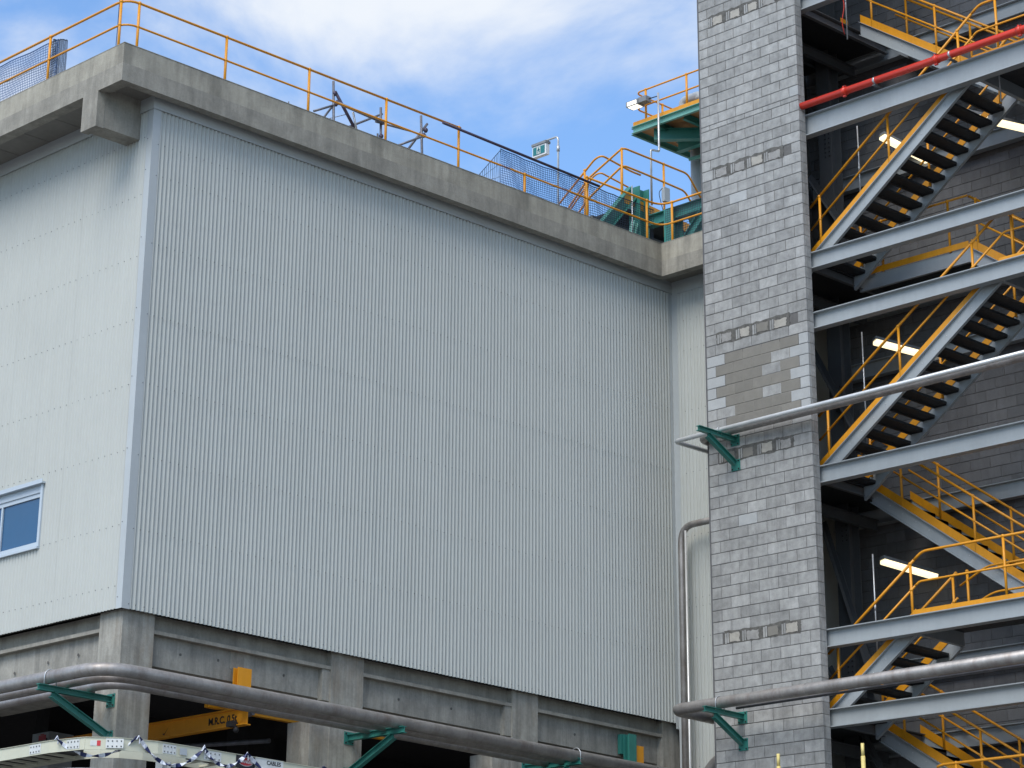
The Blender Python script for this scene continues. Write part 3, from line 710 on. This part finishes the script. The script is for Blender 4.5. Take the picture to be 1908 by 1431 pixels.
for yy in (30.67, 29.2): gpost(35.1, yy)
tb = MB().tube([(29.20, 30.90, 17.99), (33.30, 30.90, 17.93)], .026, 10).build('scaffold_tube', 'purple'); tag(tb, 'dark purple scaffold tube tied across the gap in the roof guardrail', 'scaffold tube')
# debris nets
def net(name, label, pa, pb, za0, za1, zb0, zb1, m, sag=.03, stp=.045, ax=None, skew=0., grp='debris nets on the roof edge'):
    """net between ground points pa, pb with bottom/top heights at each end"""
    pa, pb = Vector((*pa, 0)), Vector((*pb, 0)); L_ = (pb-pa).length; d = (pb-pa).normalized(); nrm = Vector((-d.y, d.x, 0))
    nu = int(L_/stp); nv = max(3, int((za1-za0)/stp)); mb = MB(); rn = random.Random(5)
    ph = [rn.uniform(0, 6) for _ in range(4)]
    def P(u, v):
        lo = za0+(zb0-za0)*u; hi = za1+(zb1-za1)*u
        z_ = lo+(hi-lo)*v+.012*math.sin(u*23+ph[0]+v*3)*(1-v)
        w_ = sag*math.sin(u*9+ph[1])*math.sin(v*2.5+.3)+.012*math.sin(u*31+v*7+ph[2])
        return pa+d*(L_*u+skew*(1-v)*(1-u))+nrm*w_+Vector((0,0,z_))
    hw = .004
    for i in range(nu+1):
        u = i/nu; seg = 6
        for k in range(seg):
            a, b = P(u, k/seg), P(u, (k+1)/seg); mb.add([a-d*hw, a+d*hw, b+d*hw, b-d*hw, a-d*hw+nrm*.004, a+d*hw+nrm*.004, b+d*hw+nrm*.004, b-d*hw+nrm*.004], [(0,1,2,3), (7,6,5,4), (0,4,5,1), (3,2,6,7)])
    Z = Vector((0,0,1))
    for j in range(nv+1):
        v = j/nv; seg = max(12, nu//3); hh = hw if j < nv else .010
        for k in range(seg):
            a, b = P(k/seg, v), P((k+1)/seg, v); mb.add([a-Z*hh, b-Z*hh, b+Z*hh, a+Z*hh, a-Z*hh+nrm*.004, b-Z*hh+nrm*.004, b+Z*hh+nrm*.004, a+Z*hh+nrm*.004], [(0,1,2,3), (7,6,5,4), (0,4,5,1), (3,2,6,7)])
    o = mb.build(name, m); tag(o, label, 'net', grp); return o
net('debris_net', 'blue debris net behind the left end of the roof guardrail', (22.14, 32.93), (22.14, 37.5), 17.15, 17.97, 17.15, 18.02, 'net')
net('debris_net', 'short folded blue debris net end flapping beside the left guardrail post', (22.3, 32.88), (22.12, 33.04), 17.2, 17.99, 17.2, 17.99, 'netd', .05, .02)
net('debris_net', 'blue debris net slung under the dark purple scaffold tube', (30.72, 30.985), (33.1, 30.985), 17.15, 17.95, 17.15, 17.93, 'net', .05, .042)
net('debris_net', 'triangular blue net flap at the left end of the slung net', (30.30, 31.25), (30.74, 30.99), 17.15, 17.25, 17.15, 17.93, 'netd', .01, .035)
net('debris_net', 'dark debris net stretched across the roof corner beside the pier', (33.1, 31.0), (34.95, 31.0), 17.15, 17.93, 17.15, 17.93, 'netd', .03, .045)
net('debris_net', 'dark debris net on the short rail running behind the pier', (35.14, 30.85), (35.14, 29.1), 17.15, 17.95, 17.15, 17.98, 'netd', .03, .045)
# scaffold behind the parapet
sf = thing('scaffold', 'dark purple and grey scaffold tubes clamped together behind the roof edge', 'scaffold', (28.9, 32.5, 17.0))
def st(a, b, r=.024, m='scaf', dy=0.): MB().tube([(a[0], 32.5+dy, a[1]), (b[0], 32.5+(b[2] if len(b) > 2 else dy), b[1])], r, 8).build('tube', m, sf)
st((27.94, 18.90), (28.03, 17.1)); st((28.03, 18.74), (28.68, 18.0), .03, 'purple', .05); st((27.50, 18.17), (28.02, 18.46), .022); st((27.72, 18.05), (27.98, 18.42), .022, 'scaf', .06)
st((28.02, 18.48), (29.2, 18.43), .030, 'scaf', -.05); st((28.44, 18.44), (28.56, 18.05), .02, 'galv'); st((28.35, 18.12), (29.25, 18.68), .022, 'scaf', .1)
st((29.12, 18.74), (29.18, 17.1)); st((29.0, 18.42), (29.9, 18.5), .02); st((29.06, 18.2), (29.08, 17.5), .018)
st((30.14, 18.89), (30.25, 17.1)); st((29.86, 18.12), (30.35, 18.80), .026, 'scaf', .05); st((29.55, 18.10), (30.22, 18.50), .022, 'scaf', -.05); st((27.7, 18.06), (28.4, 18.42), .008, 'galv', .1); st((26.9, 18.17), (26.9, 17.1), .012)
for p in ((27.97, 18.66), (28.0, 18.46), (29.14, 18.44), (30.2, 18.50), (30.25, 18.62), (29.13, 18.16), (28.04, 18.50)):
    MB().ball((p[0], 32.48, p[1]), .045, 7, (1, 1, 1.2)).build('coupler', 'purple', sf)
w_ = MB().tube(fillet([(22.6, 31.9, 17.1), (22.62, 31.9, 18.0), (22.55, 31.8, 18.5), (22.48, 31.7, 18.62)], .3), .006, 6).build('cable', 'black'); tag(w_, 'thin dark cable whip sticking up behind the roof corner', 'cable')
# exit sign on its bent pole
es = thing('exit_sign', 'green running man exit sign box hanging from a bent galvanised pole on the roof', 'sign', (33.56, 32.4, 17.0))
SX = 33.5
MB().tube(fillet([(SX+.06, 32.225, 17.0), (SX+.06, 32.225, 19.42), (SX+.06, 32.86, 19.42)], .09, 6), .020, 10).build('pole', 'galv', es)
MB().tube([(SX+.06, 32.225, 19.10), (SX+.06, 32.225, 19.22)], .032, 10).build('collar', 'galv', es)
MB().box((SX, 32.50, 19.12), (SX+.10, 32.87, 19.345)).build('housing', 'white', es)
MB().box((SX-.02, 32.49, 19.35), (SX+.12, 32.88, 19.40)).build('gear_tray', 'lampbody', es)
ep = MB().box((SX-.008, 32.53, 19.15), (SX-.001, 32.845, 19.315)).build('sign_face', 'signgreen', es)
MB().box((SX-.013, 32.64, 19.16), (SX-.009, 32.74, 19.305)).build('door_symbol', 'plate', ep)
MB().ball((SX-.016, 32.685, 19.280), .015, 8, (.3, 1, 1)).box((SX-.019, 32.67, 19.215), (SX-.014, 32.705, 19.265)).box((SX-.019, 32.65, 19.235), (SX-.014, 32.725, 19.248)).box((SX-.019, 32.70, 19.17), (SX-.014, 32.715, 19.215)).box((SX-.019, 32.655, 19.18), (SX-.014, 32.675, 19.215)).build('running_figure', 'signgreen', ep)
# ------------------------------------------------------------------ rooftop stair rails
rs = thing('roof_steps', 'stepped orange handrails of the small stair on the roof behind the net', 'steps', (37, 34, 17.0))
def rr2(pts, r=.022): MB().tube(fillet(pts, .12), r, 8).build('handrail', 'yell', rs)
def rp2(x, y, z0, z1): MB().tube([(x, y, z0), (x, y, z1)], .024, 8).ball((x, y, z1), .034).build('post', 'yell', rs)
# near stringer at X=36.3, far at X=37.0; both climb towards -Y then turn along +X
rr2([(36.3, 35.6, 18.35), (36.3, 34.0, 19.80), (36.3, 33.02, 20.22), (36.9, 33.02, 20.22), (38.3, 33.02, 20.22), (38.75, 33.02, 19.75)])
rr2([(36.3, 35.6, 17.95), (36.3, 34.0, 19.35), (36.3, 33.02, 19.83), (36.9, 33.02, 19.83), (38.2, 33.02, 19.80), (38.55, 33.02, 19.45)])
rr2([(37.0, 36.4, 19.2), (37.0, 34.45, 20.58), (37.0, 34.25, 20.60), (37.9, 34.25, 20.50), (38.2, 34.25, 20.5)])
rr2([(37.0, 36.0, 18.9), (37.0, 34.5, 20.2), (37.0, 34.3, 20.23), (37.9, 34.25, 20.10), (38.2, 34.25, 19.8)], .019)
rr2([(37.0, 36.4, 18.4), (37.0, 35.0, 19.3)], .019)
for a in ((36.3, 33.05, 18.9, 20.2), (36.3, 34.02, 18.2, 19.80), (37.55, 33.02, 18.6, 20.22), (38.73, 33.02, 18.0, 19.78), (37.0, 34.75, 18.6, 20.40), (37.6, 34.25, 18.6, 20.5), (37.0, 36.1, 18.0, 19.35)): rp2(*a)
MB().shear([(-.01, -.10), (.01, -.10), (.01, .10), (-.01, .10)], (36.3, 33.0, 19.10), (39.2, 33.0, 18.92)).build('kickplate', 'yelk', rs)
MB().box((36.32, 33.02, 18.86), (39.0, 34.3, 18.92)).build('deck', 'grate', rs)
# green plant frame behind the net
pf = thing('plant_frame', 'green painted steel plant frame with a dark hopper behind the roof corner net', 'plant frame', (36.5, 33, 17.0))
MB().prism(IPROF(.30, .30, .012, .02), (36.75, 33.0, 17.0), (36.75, 33.0, 19.42), up=(1, 0, 0)).build('column', 'green', pf)
MB().prism(IPROF(.26, .16, .012, .02), (35.2, 33.0, 17.75), (36.55, 33.0, 19.3)).build('diagonal_beam', 'green', pf)
MB().prism(IPROF(.12, .1), (36.1, 32.9, 17.2), (36.5, 32.9, 18.6)).build('strut', 'greenl', pf)
MB().box((35.9, 33.5, 17.0), (38.8, 34.6, 18.75)).build('hopper', 'steeld', pf)
MB().prism(IPROF(.28, .26, .012, .02), (36.6, 31.95, 17.0), (36.6, 31.95, 18.65), up=(1, 0, 0)).build('column', 'green', pf)
MB().prism(IPROF(.24, .18, .012, .02), (36.6, 32.6, 18.55), (36.6, 29.2, 18.55)).build('beam', 'green', pf)
MB().prism(IPROF(.2, .12), (36.55, 31.85, 17.6), (36.55, 31.0, 18.45)).build('strut', 'green', pf)
MB().add([(36.7, 31.7, 18.5), (36.7, 29.2, 18.5), (37.6, 29.2, 18.5), (37.6, 31.7, 18.5), (36.95, 31.2, 17.1), (36.95, 29.6, 17.1), (37.4, 29.6, 17.1), (37.4, 31.2, 17.1)], [(0,1,2,3), (7,6,5,4), (0,4,5,1), (1,5,6,2), (2,6,7,3), (3,7,4,0)]).build('chute', 'green', pf)
mt = MB().ball((35.75, 32.7, 17.62), .17, 12, (1.4, 1, 1)).tube([(35.45, 32.7, 17.62), (36.1, 32.7, 17.62)], .10, 12).box((35.55, 32.6, 17.3), (35.95, 32.8, 17.5)).build('pump_motor', 'navy', pf)
MB().tube([(38.6, 30.9, 18.75), (38.6, 29.0, 18.75)], .20, 18).build('duct', 'white', pf)
# elevated access platform with column
ap = thing('access_platform', 'green steel rooftop platform with orange guardrail partly hidden by the block pier', 'platform', (39.6, 33.6, 17.0))
PZ = 21.83; PX0, PX1, PY0, PY1 = 38.5, 40.8, 30.2, 34.70
MB().prism(CPROF(.16, .07, 1), (PX0, PY1, PZ-.09), (PX0, PY0, PZ-.09)).build('edge_beam', 'greenl', ap)
MB().prism(CPROF(.16, .07, 1), (PX1, PY1, PZ-.09), (PX0, PY1, PZ-.09)).build('edge_beam', 'green', ap)
MB().prism(IPROF(.2, .1), (PX1, PY1, PZ-.12), (PX1, PY0, PZ-.12)).build('edge_beam', 'green', ap)
for yy in (34.0, 33.3, 32.6, 31.9, 31.2): MB().prism(IPROF(.14, .08), (PX0+.05, yy, PZ-.14), (PX1-.05, yy, PZ-.14)).build('joist', 'green', ap)
MB().prism(IPROF(.26, .16), (PX0+.1, 34.2, PZ-.30), (PX1, 31.6, PZ-.30)).prism(IPROF(.22, .14), (39.5, 34.3, PZ-.30), (39.5, 31, PZ-.30)).build('main_beam', 'green', ap)
for a, b in (((39.0, 34.2, PZ-.2), (39.9, 33.4, PZ-.2)), ((39.0, 32.9, PZ-.2), (40.4, 33.6, PZ-.2)), ((39.6, 34.1, PZ-.6), (40.6, 33.0, PZ-.2))): MB().prism([(-.03, -.03), (.03, -.03), (.03, .03), (-.03, .03)], a, b).build('brace', 'greenl', ap)
MB().box((PX0+.02, PY0, PZ-.045), (PX1-.02, PY1-.02, PZ-.012)).build('deck', 'woody', ap)
MB().box((PX0-.01, PY0, PZ), (PX0, PY1, PZ+.11)).box((PX0, PY1-.01, PZ), (PX1, PY1, PZ+.11)).build('kickplate', 'yelk', ap)
MB().tube([(40.0, 34.22, 17.0), (40.0, 34.22, PZ-.1)], .13, 20).build('column', 'greybox', ap)
for zz in (.80, .43):
    MB().tube(fillet([(PX1, PY1-.05, PZ+zz), (PX0+.02, PY1-.05, PZ+zz), (PX0+.02, PY0, PZ+zz)], .18), .02, 8).build('rail', 'yell', ap)
for x, y in ((PX0+.02, 34.35), (PX0+.02, 33.18), (PX0+.02, 31.6), (39.4, PY1-.05), (40.6, PY1-.05)): MB().tube([(x, y, PZ), (x, y, PZ+.80)], .026, 8).ball((x, y, PZ+.8), .036).build('post', 'yell', ap)
MB().tube(fillet([(38.9, 33.62, PZ), (38.9, 33.62, PZ+.42), (38.9, 33.15, PZ+.42), (38.9, 33.15, PZ+.3)], .14), .10, 14).build('vent_hood', 'greybox', ap)
# floodlight on galvanised pole
fl = thing('floodlight', 'lit floodlight on a galvanised pole clipped to the platform edge', 'lamp', (38.3, 33.8, 19.5))
MB().tube(fillet([(37.95, 33.72, 19.6), (37.95, 33.72, 20.85), (38.0, 33.72, 20.87), (38.36, 33.85, 20.98), (38.36, 33.85, 22.35)], .06), .024, 10).build('pole', 'galv', fl)
MB().tube([(38.36, 33.85, 22.28), (38.34, 34.12, 22.28)], .012, 8).build('arm', 'black', fl)
MB().box((38.24, 34.1, 22.22), (38.42, 34.32, 22.34)).build('gear_box', 'lampbody', fl)
MB().box((38.22, 34.32, 22.2), (38.44, 34.66, 22.32)).build('head', 'lampbody', fl)
MB().box((38.215, 34.36, 22.22), (38.219, 34.62, 22.30)).box((38.24, 34.36, 22.19), (38.42, 34.62, 22.199)).build('lens', 'flood', fl)
jb = thing('junction_box', 'grey junction box strapped to a rail post below the floodlight pole', 'box', (37.9, 33.3, 19.2))
MB().box((37.45, 32.92, 19.35), (37.62, 33.0, 19.66)).build('body', 'greybox', jb)
MB().tube(fillet([(37.42, 32.95, 19.62), (37.30, 32.95, 19.5), (37.40, 32.95, 19.2), (37.5, 32.95, 19.0)], .1), .008, 6).build('cable', 'black', jb)
pw = MB().tube([(34.55, 31.2, 17.0), (34.55, 31.2, 18.38)], .012, 8).build('conduit', 'galv'); tag(pw, 'thin white rod standing behind the corner net', 'conduit')

# ------------------------------------------------------------------ hoist beam, posts and switch boxes in the undercroft
hb = thing('hoist_beam', 'yellow monorail hoist beam marked with its load limit under the building', 'hoist beam', (25.6, 32, 6.8))
MB().prism(IPROF(.27, .13, .01, .016), (25.62, 31.30, 6.96), (25.62, 41, 6.96)).build('beam', 'yell', hb)
MB().box((25.3, 31.9, 7.12), (29.2, 32.0, 7.20)).build('cross_angle', 'yell', hb)
MB().box((25.50, 31.5, 7.10), (25.75, 31.62, 8.0)).build('hanger', 'yell', hb)
MB().ball((25.56, 31.55, 6.85), .06, 8).box((25.45, 31.5, 6.80), (25.56, 31.62, 6.88)).ball((25.56, 31.5, 6.76), .05, 8).build('end_stop', 'black', hb)
def text(body, size, mtx, m, parent, name='lettering', ext=.001):
    cu = bpy.data.curves.new(name, 'FONT'); cu.body = body; cu.size = size; cu.extrude = ext; cu.offset = size*.03; cu.align_x = 'LEFT'
    o = bpy.data.objects.new(name, cu); C.objects.link(o); bpy.context.view_layer.update()
    me = bpy.data.meshes.new_from_object(o); bpy.data.objects.remove(o)
    me.materials.clear(); me.materials.append(M[m]); me.transform(mtx)
    off = wloc(parent); me.transform(Matrix.Translation(-off))
    q = bpy.data.objects.new(name, me); C.objects.link(q); q.parent = parent; return q
def MT(o, xd, yd):
    xd = Vector(xd).normalized(); yd = Vector(yd).normalized(); zd = xd.cross(yd)
    return Matrix(((xd.x, yd.x, zd.x, o[0]), (xd.y, yd.y, zd.y, o[1]), (xd.z, yd.z, zd.z, o[2]), (0, 0, 0, 1)))
text('M.R.C. 0.5t', .155, MT((25.612, 32.27, 6.91), (0, -1, 0), (0, 0, 1)), 'signblack', hb)
MB().add([(25.611, 33.45, 6.90), (25.611, 33.40, 6.87), (25.611, 33.30, 6.99), (25.611, 33.385, 6.905), (25.609, 33.45, 6.90), (25.609, 33.40, 6.87), (25.609, 33.30, 6.99), (25.609, 33.385, 6.905)], [(0,1,2,3), (7,6,5,4)]).build('tick_logo', 'signblack', hb)
yp = thing('wall_stub', 'bright yellow steel stub let into the first concrete panel', 'stub', (25.43, 31.25, 7.0)); MB().prism(IPROF(.13, .27, .02, .02), (25.43, 31.25, 7.1), (25.43, 31.25, 7.66), up=(0, 1, 0)).build('section', 'yell', yp)
yp = thing('wall_stub', 'bright yellow steel stub beside the green post near the inner corner', 'stub', (34.53, 31.22, 6.8)); MB().prism(IPROF(.12, .19, .02, .02), (34.53, 31.22, 6.8), (34.53, 31.22, 7.665), up=(0, 1, 0)).build('section', 'yell', yp)
gp = thing('wall_post', 'green steel post bolted to the last concrete panel near the inner corner', 'post', (34.31, 31.2, 6.8)); MB().prism(IPROF(.14, .19, .02, .02), (34.31, 31.2, 6.5), (34.31, 31.2, 7.84), up=(0, 1, 0)).build('section', 'green', gp)
MB().box((34.17, 31.28, 7.5), (34.45, 31.365, 7.84)).build('plate', 'green', gp)
def cabinet(label, y0, y1, z0, z1, x0, x1, sign):
    t = thing('switch_box', label, 'electrical box', (x0, (y0+y1)/2, z0), 'switch boxes under the building')
    MB().box((x0, y0, z0), (x1, y1, z1)).build('body', 'greybox', t)
    MB().box((x0-.012, y0+.02, z0+.02), (x0-.001, y1-.02, z1-.02)).build('door', 'greybox', t)
    MB().box((x0-.02, y0+.06, z1-.16), (x0-.013, y0+.085, z1-.11)).build('lock', 'black', t)
    if sign: 
        s = MB().box((x0-.016, y0+.10, z1-.14), (x0-.013, y0+.32, z1-.05)).build('danger_label', 'signred', t)
        MB().box((x0-.016, y0+.16, z1-.045), (x0-.013, y0+.27, z1-.03)).build('label_strip', 'signred', t)
    else: MB().add([(x0-.014, y0+.22, z1-.2), (x0-.014, y0+.32, z1-.2), (x0-.014, y0+.27, z1-.08)], [(0,1,2)]).build('hazard_triangle', 'yell', t)
cabinet('grey switch box with a red danger label above the cream tray', 37.15, 37.68, 6.75, 7.38, 26.0, 26.5, True)
cabinet('grey switch box with a yellow hazard triangle below the cream tray', 37.1, 37.62, 6.0, 6.64, 25.9, 26.4, False)
for (p, q, r_, lb) in (((26.6, 31.7, 7.25), (26.6, 42, 7.25), .045, 'dark pipe hung under the slab, upper of two'), ((26.1, 31.75, 7.12), (26.1, 42, 7.12), .035, 'dark pipe hung under the slab just over the hoist beam'), ((27.5, 33, 7.0), (24.4, 44, 7.1), .04, 'dim dark pipe sloping away in the left bay')):
    t = thing('service_pipe', lb, 'pipe', p); MB().tube([p, q], r_, 10).build('tube', 'scaf', t)
# ------------------------------------------------------------------ cream cable tray with tape and signs
ct = thing('cable_tray', 'cream cable ladder curving round the column in front of the undercroft', 'cable tray', (21, 28.5, 5.4))
TZ0, TZ1 = 5.47, 5.635
out_ = [(20.3, 44), (20.3, 29.0), (20.42, 28.35), (20.72, 28.02), (21.25, 27.83), (21.9, 27.79), (38, 27.6)]
inn_ = [(20.9, 44), (20.9, 29.1), (20.98, 28.75), (21.15, 28.55), (21.45, 28.43), (22.0, 28.39), (38, 28.2)]
for path, nm in ((out_, 'outer_side_rail'), (inn_, 'inner_side_rail')):
    m_ = MB()
    for (a, b) in zip(path, path[1:]): m_.shear([(-.006, 0), (.006, 0), (.006, TZ1-TZ0), (-.006, TZ1-TZ0)], (a[0], a[1], TZ0), (b[0], b[1], TZ0)).shear([(-.02, -.006), (.02, -.006), (.02, 0), (-.02, 0)], (a[0], a[1], TZ1), (b[0], b[1], TZ1))
    m_.build(nm, 'beige', ct)
for k in range(46):
    yy = 29.2+k*.3
    MB().box((20.31, yy, TZ0+.02), (20.89, yy+.04, TZ0+.05)).build('rung', 'beige', ct)
for k in range(20):
    xx = 22.1+k*.3; MB().box((xx, 27.8, TZ0+.02), (xx+.04, 28.38, TZ0+.05)).build('rung', 'beige', ct)
MB().box((20.33, 29, TZ0+.055), (20.87, 44, TZ0+.12)).box((22.0, 27.82, TZ0+.055), (38, 28.18, TZ0+.12)).build('cables', 'black', ct)
def splice(p, d, L_=.26, rows=(.045, .115), n=4):
    p = Vector((*p, 0)); d = Vector((*d, 0)).normalized(); nr = Vector((d.y, -d.x, 0))
    m_ = MB(); a = p+nr*.008; b = p+d*L_+nr*.008
    m_.shear([(-.002, .02), (.002, .02), (.002, .145), (-.002, .145)], (a.x, a.y, TZ0), (b.x, b.y, TZ0)); o = m_.build('splice_plate', 'plate', ct)
    q = MB()
    for k in range(n):
        for r_ in rows: c = p+d*(L_*(k+.5)/n)+nr*.012; q.ball((c.x, c.y, TZ0+r_), .011, 6)
    q.build('bolts', 'screw', o)
splice((20.3, 29.45), (0, -1)); splice((20.3+.06, 28.68), (.18, -1), .24); splice((20.60, 28.13), (1, -1.05), .24); splice((21.32, 27.826), (1, -.06), .22); splice((22.0, 27.787), (1, -.012), .30)
MB().box((20.50, 28.30, TZ0+.05), (20.501, 28.301, TZ0+.051)).build('rivet', 'screw', ct)
def flat_sign(name, label, cat, p, d, L_, z0, z1, m):
    p = Vector((*p, 0)); d = Vector((*d, 0)).normalized(); nr = Vector((d.y, -d.x, 0)); t = thing(name, label, cat, (p.x, p.y, z0))
    a = p+nr*.014; b = a+d*L_; MB().shear([(-.002, 0), (.002, 0), (.002, z1-z0), (-.002, z1-z0)], (a.x, a.y, z0), (b.x, b.y, z0)).build('panel', m, t); return t, a, d, nr
t, a, d, nr = flat_sign('danger_sign', 'black sign with a red oval reading danger fixed to the cream tray', 'sign', (22.56, 27.785), (1, -.012), .33, TZ0-.01, TZ0+.17, 'signblack')
ov = MB(); n = 20; c = a+d*.165+nr*.003+Vector((0,0,TZ0+.08)); 
def ellipse(mb, c, d, nr, rx, rz, th):
    vs = [c+d*rx*math.cos(2*math.pi*k/n)+Vector((0,0,rz*math.sin(2*math.pi*k/n))) for k in range(n)]
    vs += [v+nr*th for v in vs]; mb.add(vs, [tuple(range(n)), tuple(range(2*n-1, n-1, -1))]+[(k, (k+1) % n, (k+1) % n+n, k+n) for k in range(n)]); return mb
ellipse(MB(), c, d, nr, .135, .062, .002).build('oval_border', 'plate', t); ellipse(MB(), c+nr*.002, d, nr, .126, .054, .002).build('oval', 'signred', t)
text('DANGER', .058, MT(c+nr*.0055-d*.108-Vector((0,0,.020)), d, (0,0,1)), 'plate', t)
t, a, d, nr = flat_sign('cable_notice', 'white notice reading cables next to the danger sign on the tray', 'sign', (22.90, 27.781), (1, -.012), .50, TZ0-.01, TZ0+.17, 'plate')
text('CABLES', .075, MT(a+nr*.003+d*.20+Vector((0,0,TZ0+.09)), d, (0,0,1)), 'signblack', t)
t, a, d, nr = flat_sign('rating_label', 'small white and red maker label on the curve of the cream tray', 'label', (20.47, 28.30), (.7, -.72), .14, TZ0+.05, TZ0+.12, 'plate')
MB().shear([(-.001, 0), (.001, 0), (.001, .07), (-.001, .07)], (*(a+d*.09+nr*.003)[:2], TZ0+.05), (*(a+d*.14+nr*.003)[:2], TZ0+.05)).build('red_end', 'signred', t)
t, a, d, nr = flat_sign('rating_label', 'small grey barcode style label beside a splice plate on the tray', 'label', (21.58, 27.79), (1, -.02), .12, TZ0+.03, TZ0+.12, 'greybox')
# twisted hazard tape in swags
tp = thing('barrier_tape', 'twisted blue and white barrier tape looped in swags over the cream tray', 'tape', (21.5, 27.8, 5.4))
def swag(A, B, dip, k0):
    A, B = Vector(A), Vector(B); n_ = 26; pts = []
    for i in range(n_+1):
        u = i/n_; pts.append(A.lerp(B, u)+Vector((0,0,-dip*4*u*(1-u))))
    L_ = 0; mbw, mbn = MB(), MB()
    for i in range(n_):
        a, b = pts[i], pts[i+1]; dd = (b-a).normalized(); ang = i*.5
        side_ = dd.cross(Vector((0,0,1))).normalized(); u2 = side_.cross(dd)
        w0 = side_*math.cos(ang)+u2*math.sin(ang); w1 = side_*math.cos(ang+.5)+u2*math.sin(ang+.5); h_ = .027; t_ = .004
        n0 = dd.cross(w0)*t_; n1_ = dd.cross(w1)*t_
        mb = mbw if ((i+k0)//2) % 2 else mbn
        mb.add([a-w0*h_-n0, a+w0*h_-n0, a+w0*h_+n0, a-w0*h_+n0, b-w1*h_-n1_, b+w1*h_-n1_, b+w1*h_+n1_, b-w1*h_+n1_], [(0,1,2,3), (7,6,5,4), (0,4,5,1), (1,5,6,2), (2,6,7,3), (3,7,4,0)])
    mbw.build('white_band', 'tapew', tp); mbn.build('navy_band', 'navy', tp)
swag((20.27, 28.80, TZ1+.0), (20.93, 27.88, TZ1+.02), .24, 0)
swag((20.95, 27.87, TZ1+.02), (21.98, 27.76, TZ1+.0), .30, 1)
swag((21.98, 27.76, TZ1+.0), (22.72, 27.74, TZ1+.02), .20, 0)
swag((22.72, 27.74, TZ1+.02), (24.1, 27.72, TZ1-.02), .24, 1)
swag((24.1, 27.72, TZ1+.02), (25.6, 27.7, TZ1-.02), .2, 1)
for (x, y) in ((20.27, 28.80), (20.94, 27.87), (21.98, 27.76), (22.72, 27.74)): MB().tube([(x-.03, y, TZ1-.02), (x, y-.01, TZ1+.035), (x+.025, y, TZ1-.01), (x+.01, y-.02, TZ1-.07)], .010, 6).build('knot', 'tapew', tp)
# steel prop legs carrying the tray
pr = thing('tray_support', 'grey steel frame carrying the cream tray at the corner', 'support', (21.1, 28.9, -1.6))
MB().prism(IPROF(.15, .15), (21.6, 28.15, -1.6), (21.6, 28.15, 5.44), up=(1, 0, 0)).build('post', 'steel', pr)
# white tank
tk = thing('water_tank', 'white round tank whose domed rim shows at the bottom left edge', 'tank', (18.7, 25.6, -1.6))
path = []
n_ = 40; cx, cy, rad = 18.62, 25.5, .86
vs, fs = [], []
prof = [(1.0, -1.6), (1.0, 4.56), (.985, 4.59), (.95, 4.605), (.5, 4.64), (0.02, 4.65)]
for (k, z_) in prof:
    for j in range(n_): a = 2*math.pi*j/n_; vs.append((cx+rad*k*math.cos(a), cy+rad*k*math.sin(a), z_))
for i in range(len(prof)-1):
    for j in range(n_): fs.append((i*n_+j, i*n_+(j+1) % n_, (i+1)*n_+(j+1) % n_, (i+1)*n_+j))
MB().add(vs, fs, True).build('shell', 'tank', tk)
# cream posts at the bottom edge
for (x, y, z1, lb) in ((33.2, 26.97, 6.95, 'cream post top standing before the block pier at the bottom edge'), (33.2, 25.28, 6.95, 'cream post top standing before the dark stair bay at the bottom edge')):
    t = thing('cream_post', lb, 'post', (x, y, -1.6)); MB().tube([(x, y, -1.6), (x, y, z1-.2)], .034, 10).tube([(x, y, z1-.2), (x, y, z1)], .027, 10).build('tube', 'cream', t)
# tapes trailing from the top landing
t = tag(MB().tube(fillet([(35.2, 26.5, 21.2), (35.22, 26.45, 20.9), (35.18, 26.5, 20.55), (35.22, 26.48, 20.3)], .1), .008, 6).build('torn_tape', 'red'), 'torn reddish tape hanging off the top left landing edge', 'tape')
print('objects', len(bpy.data.objects))
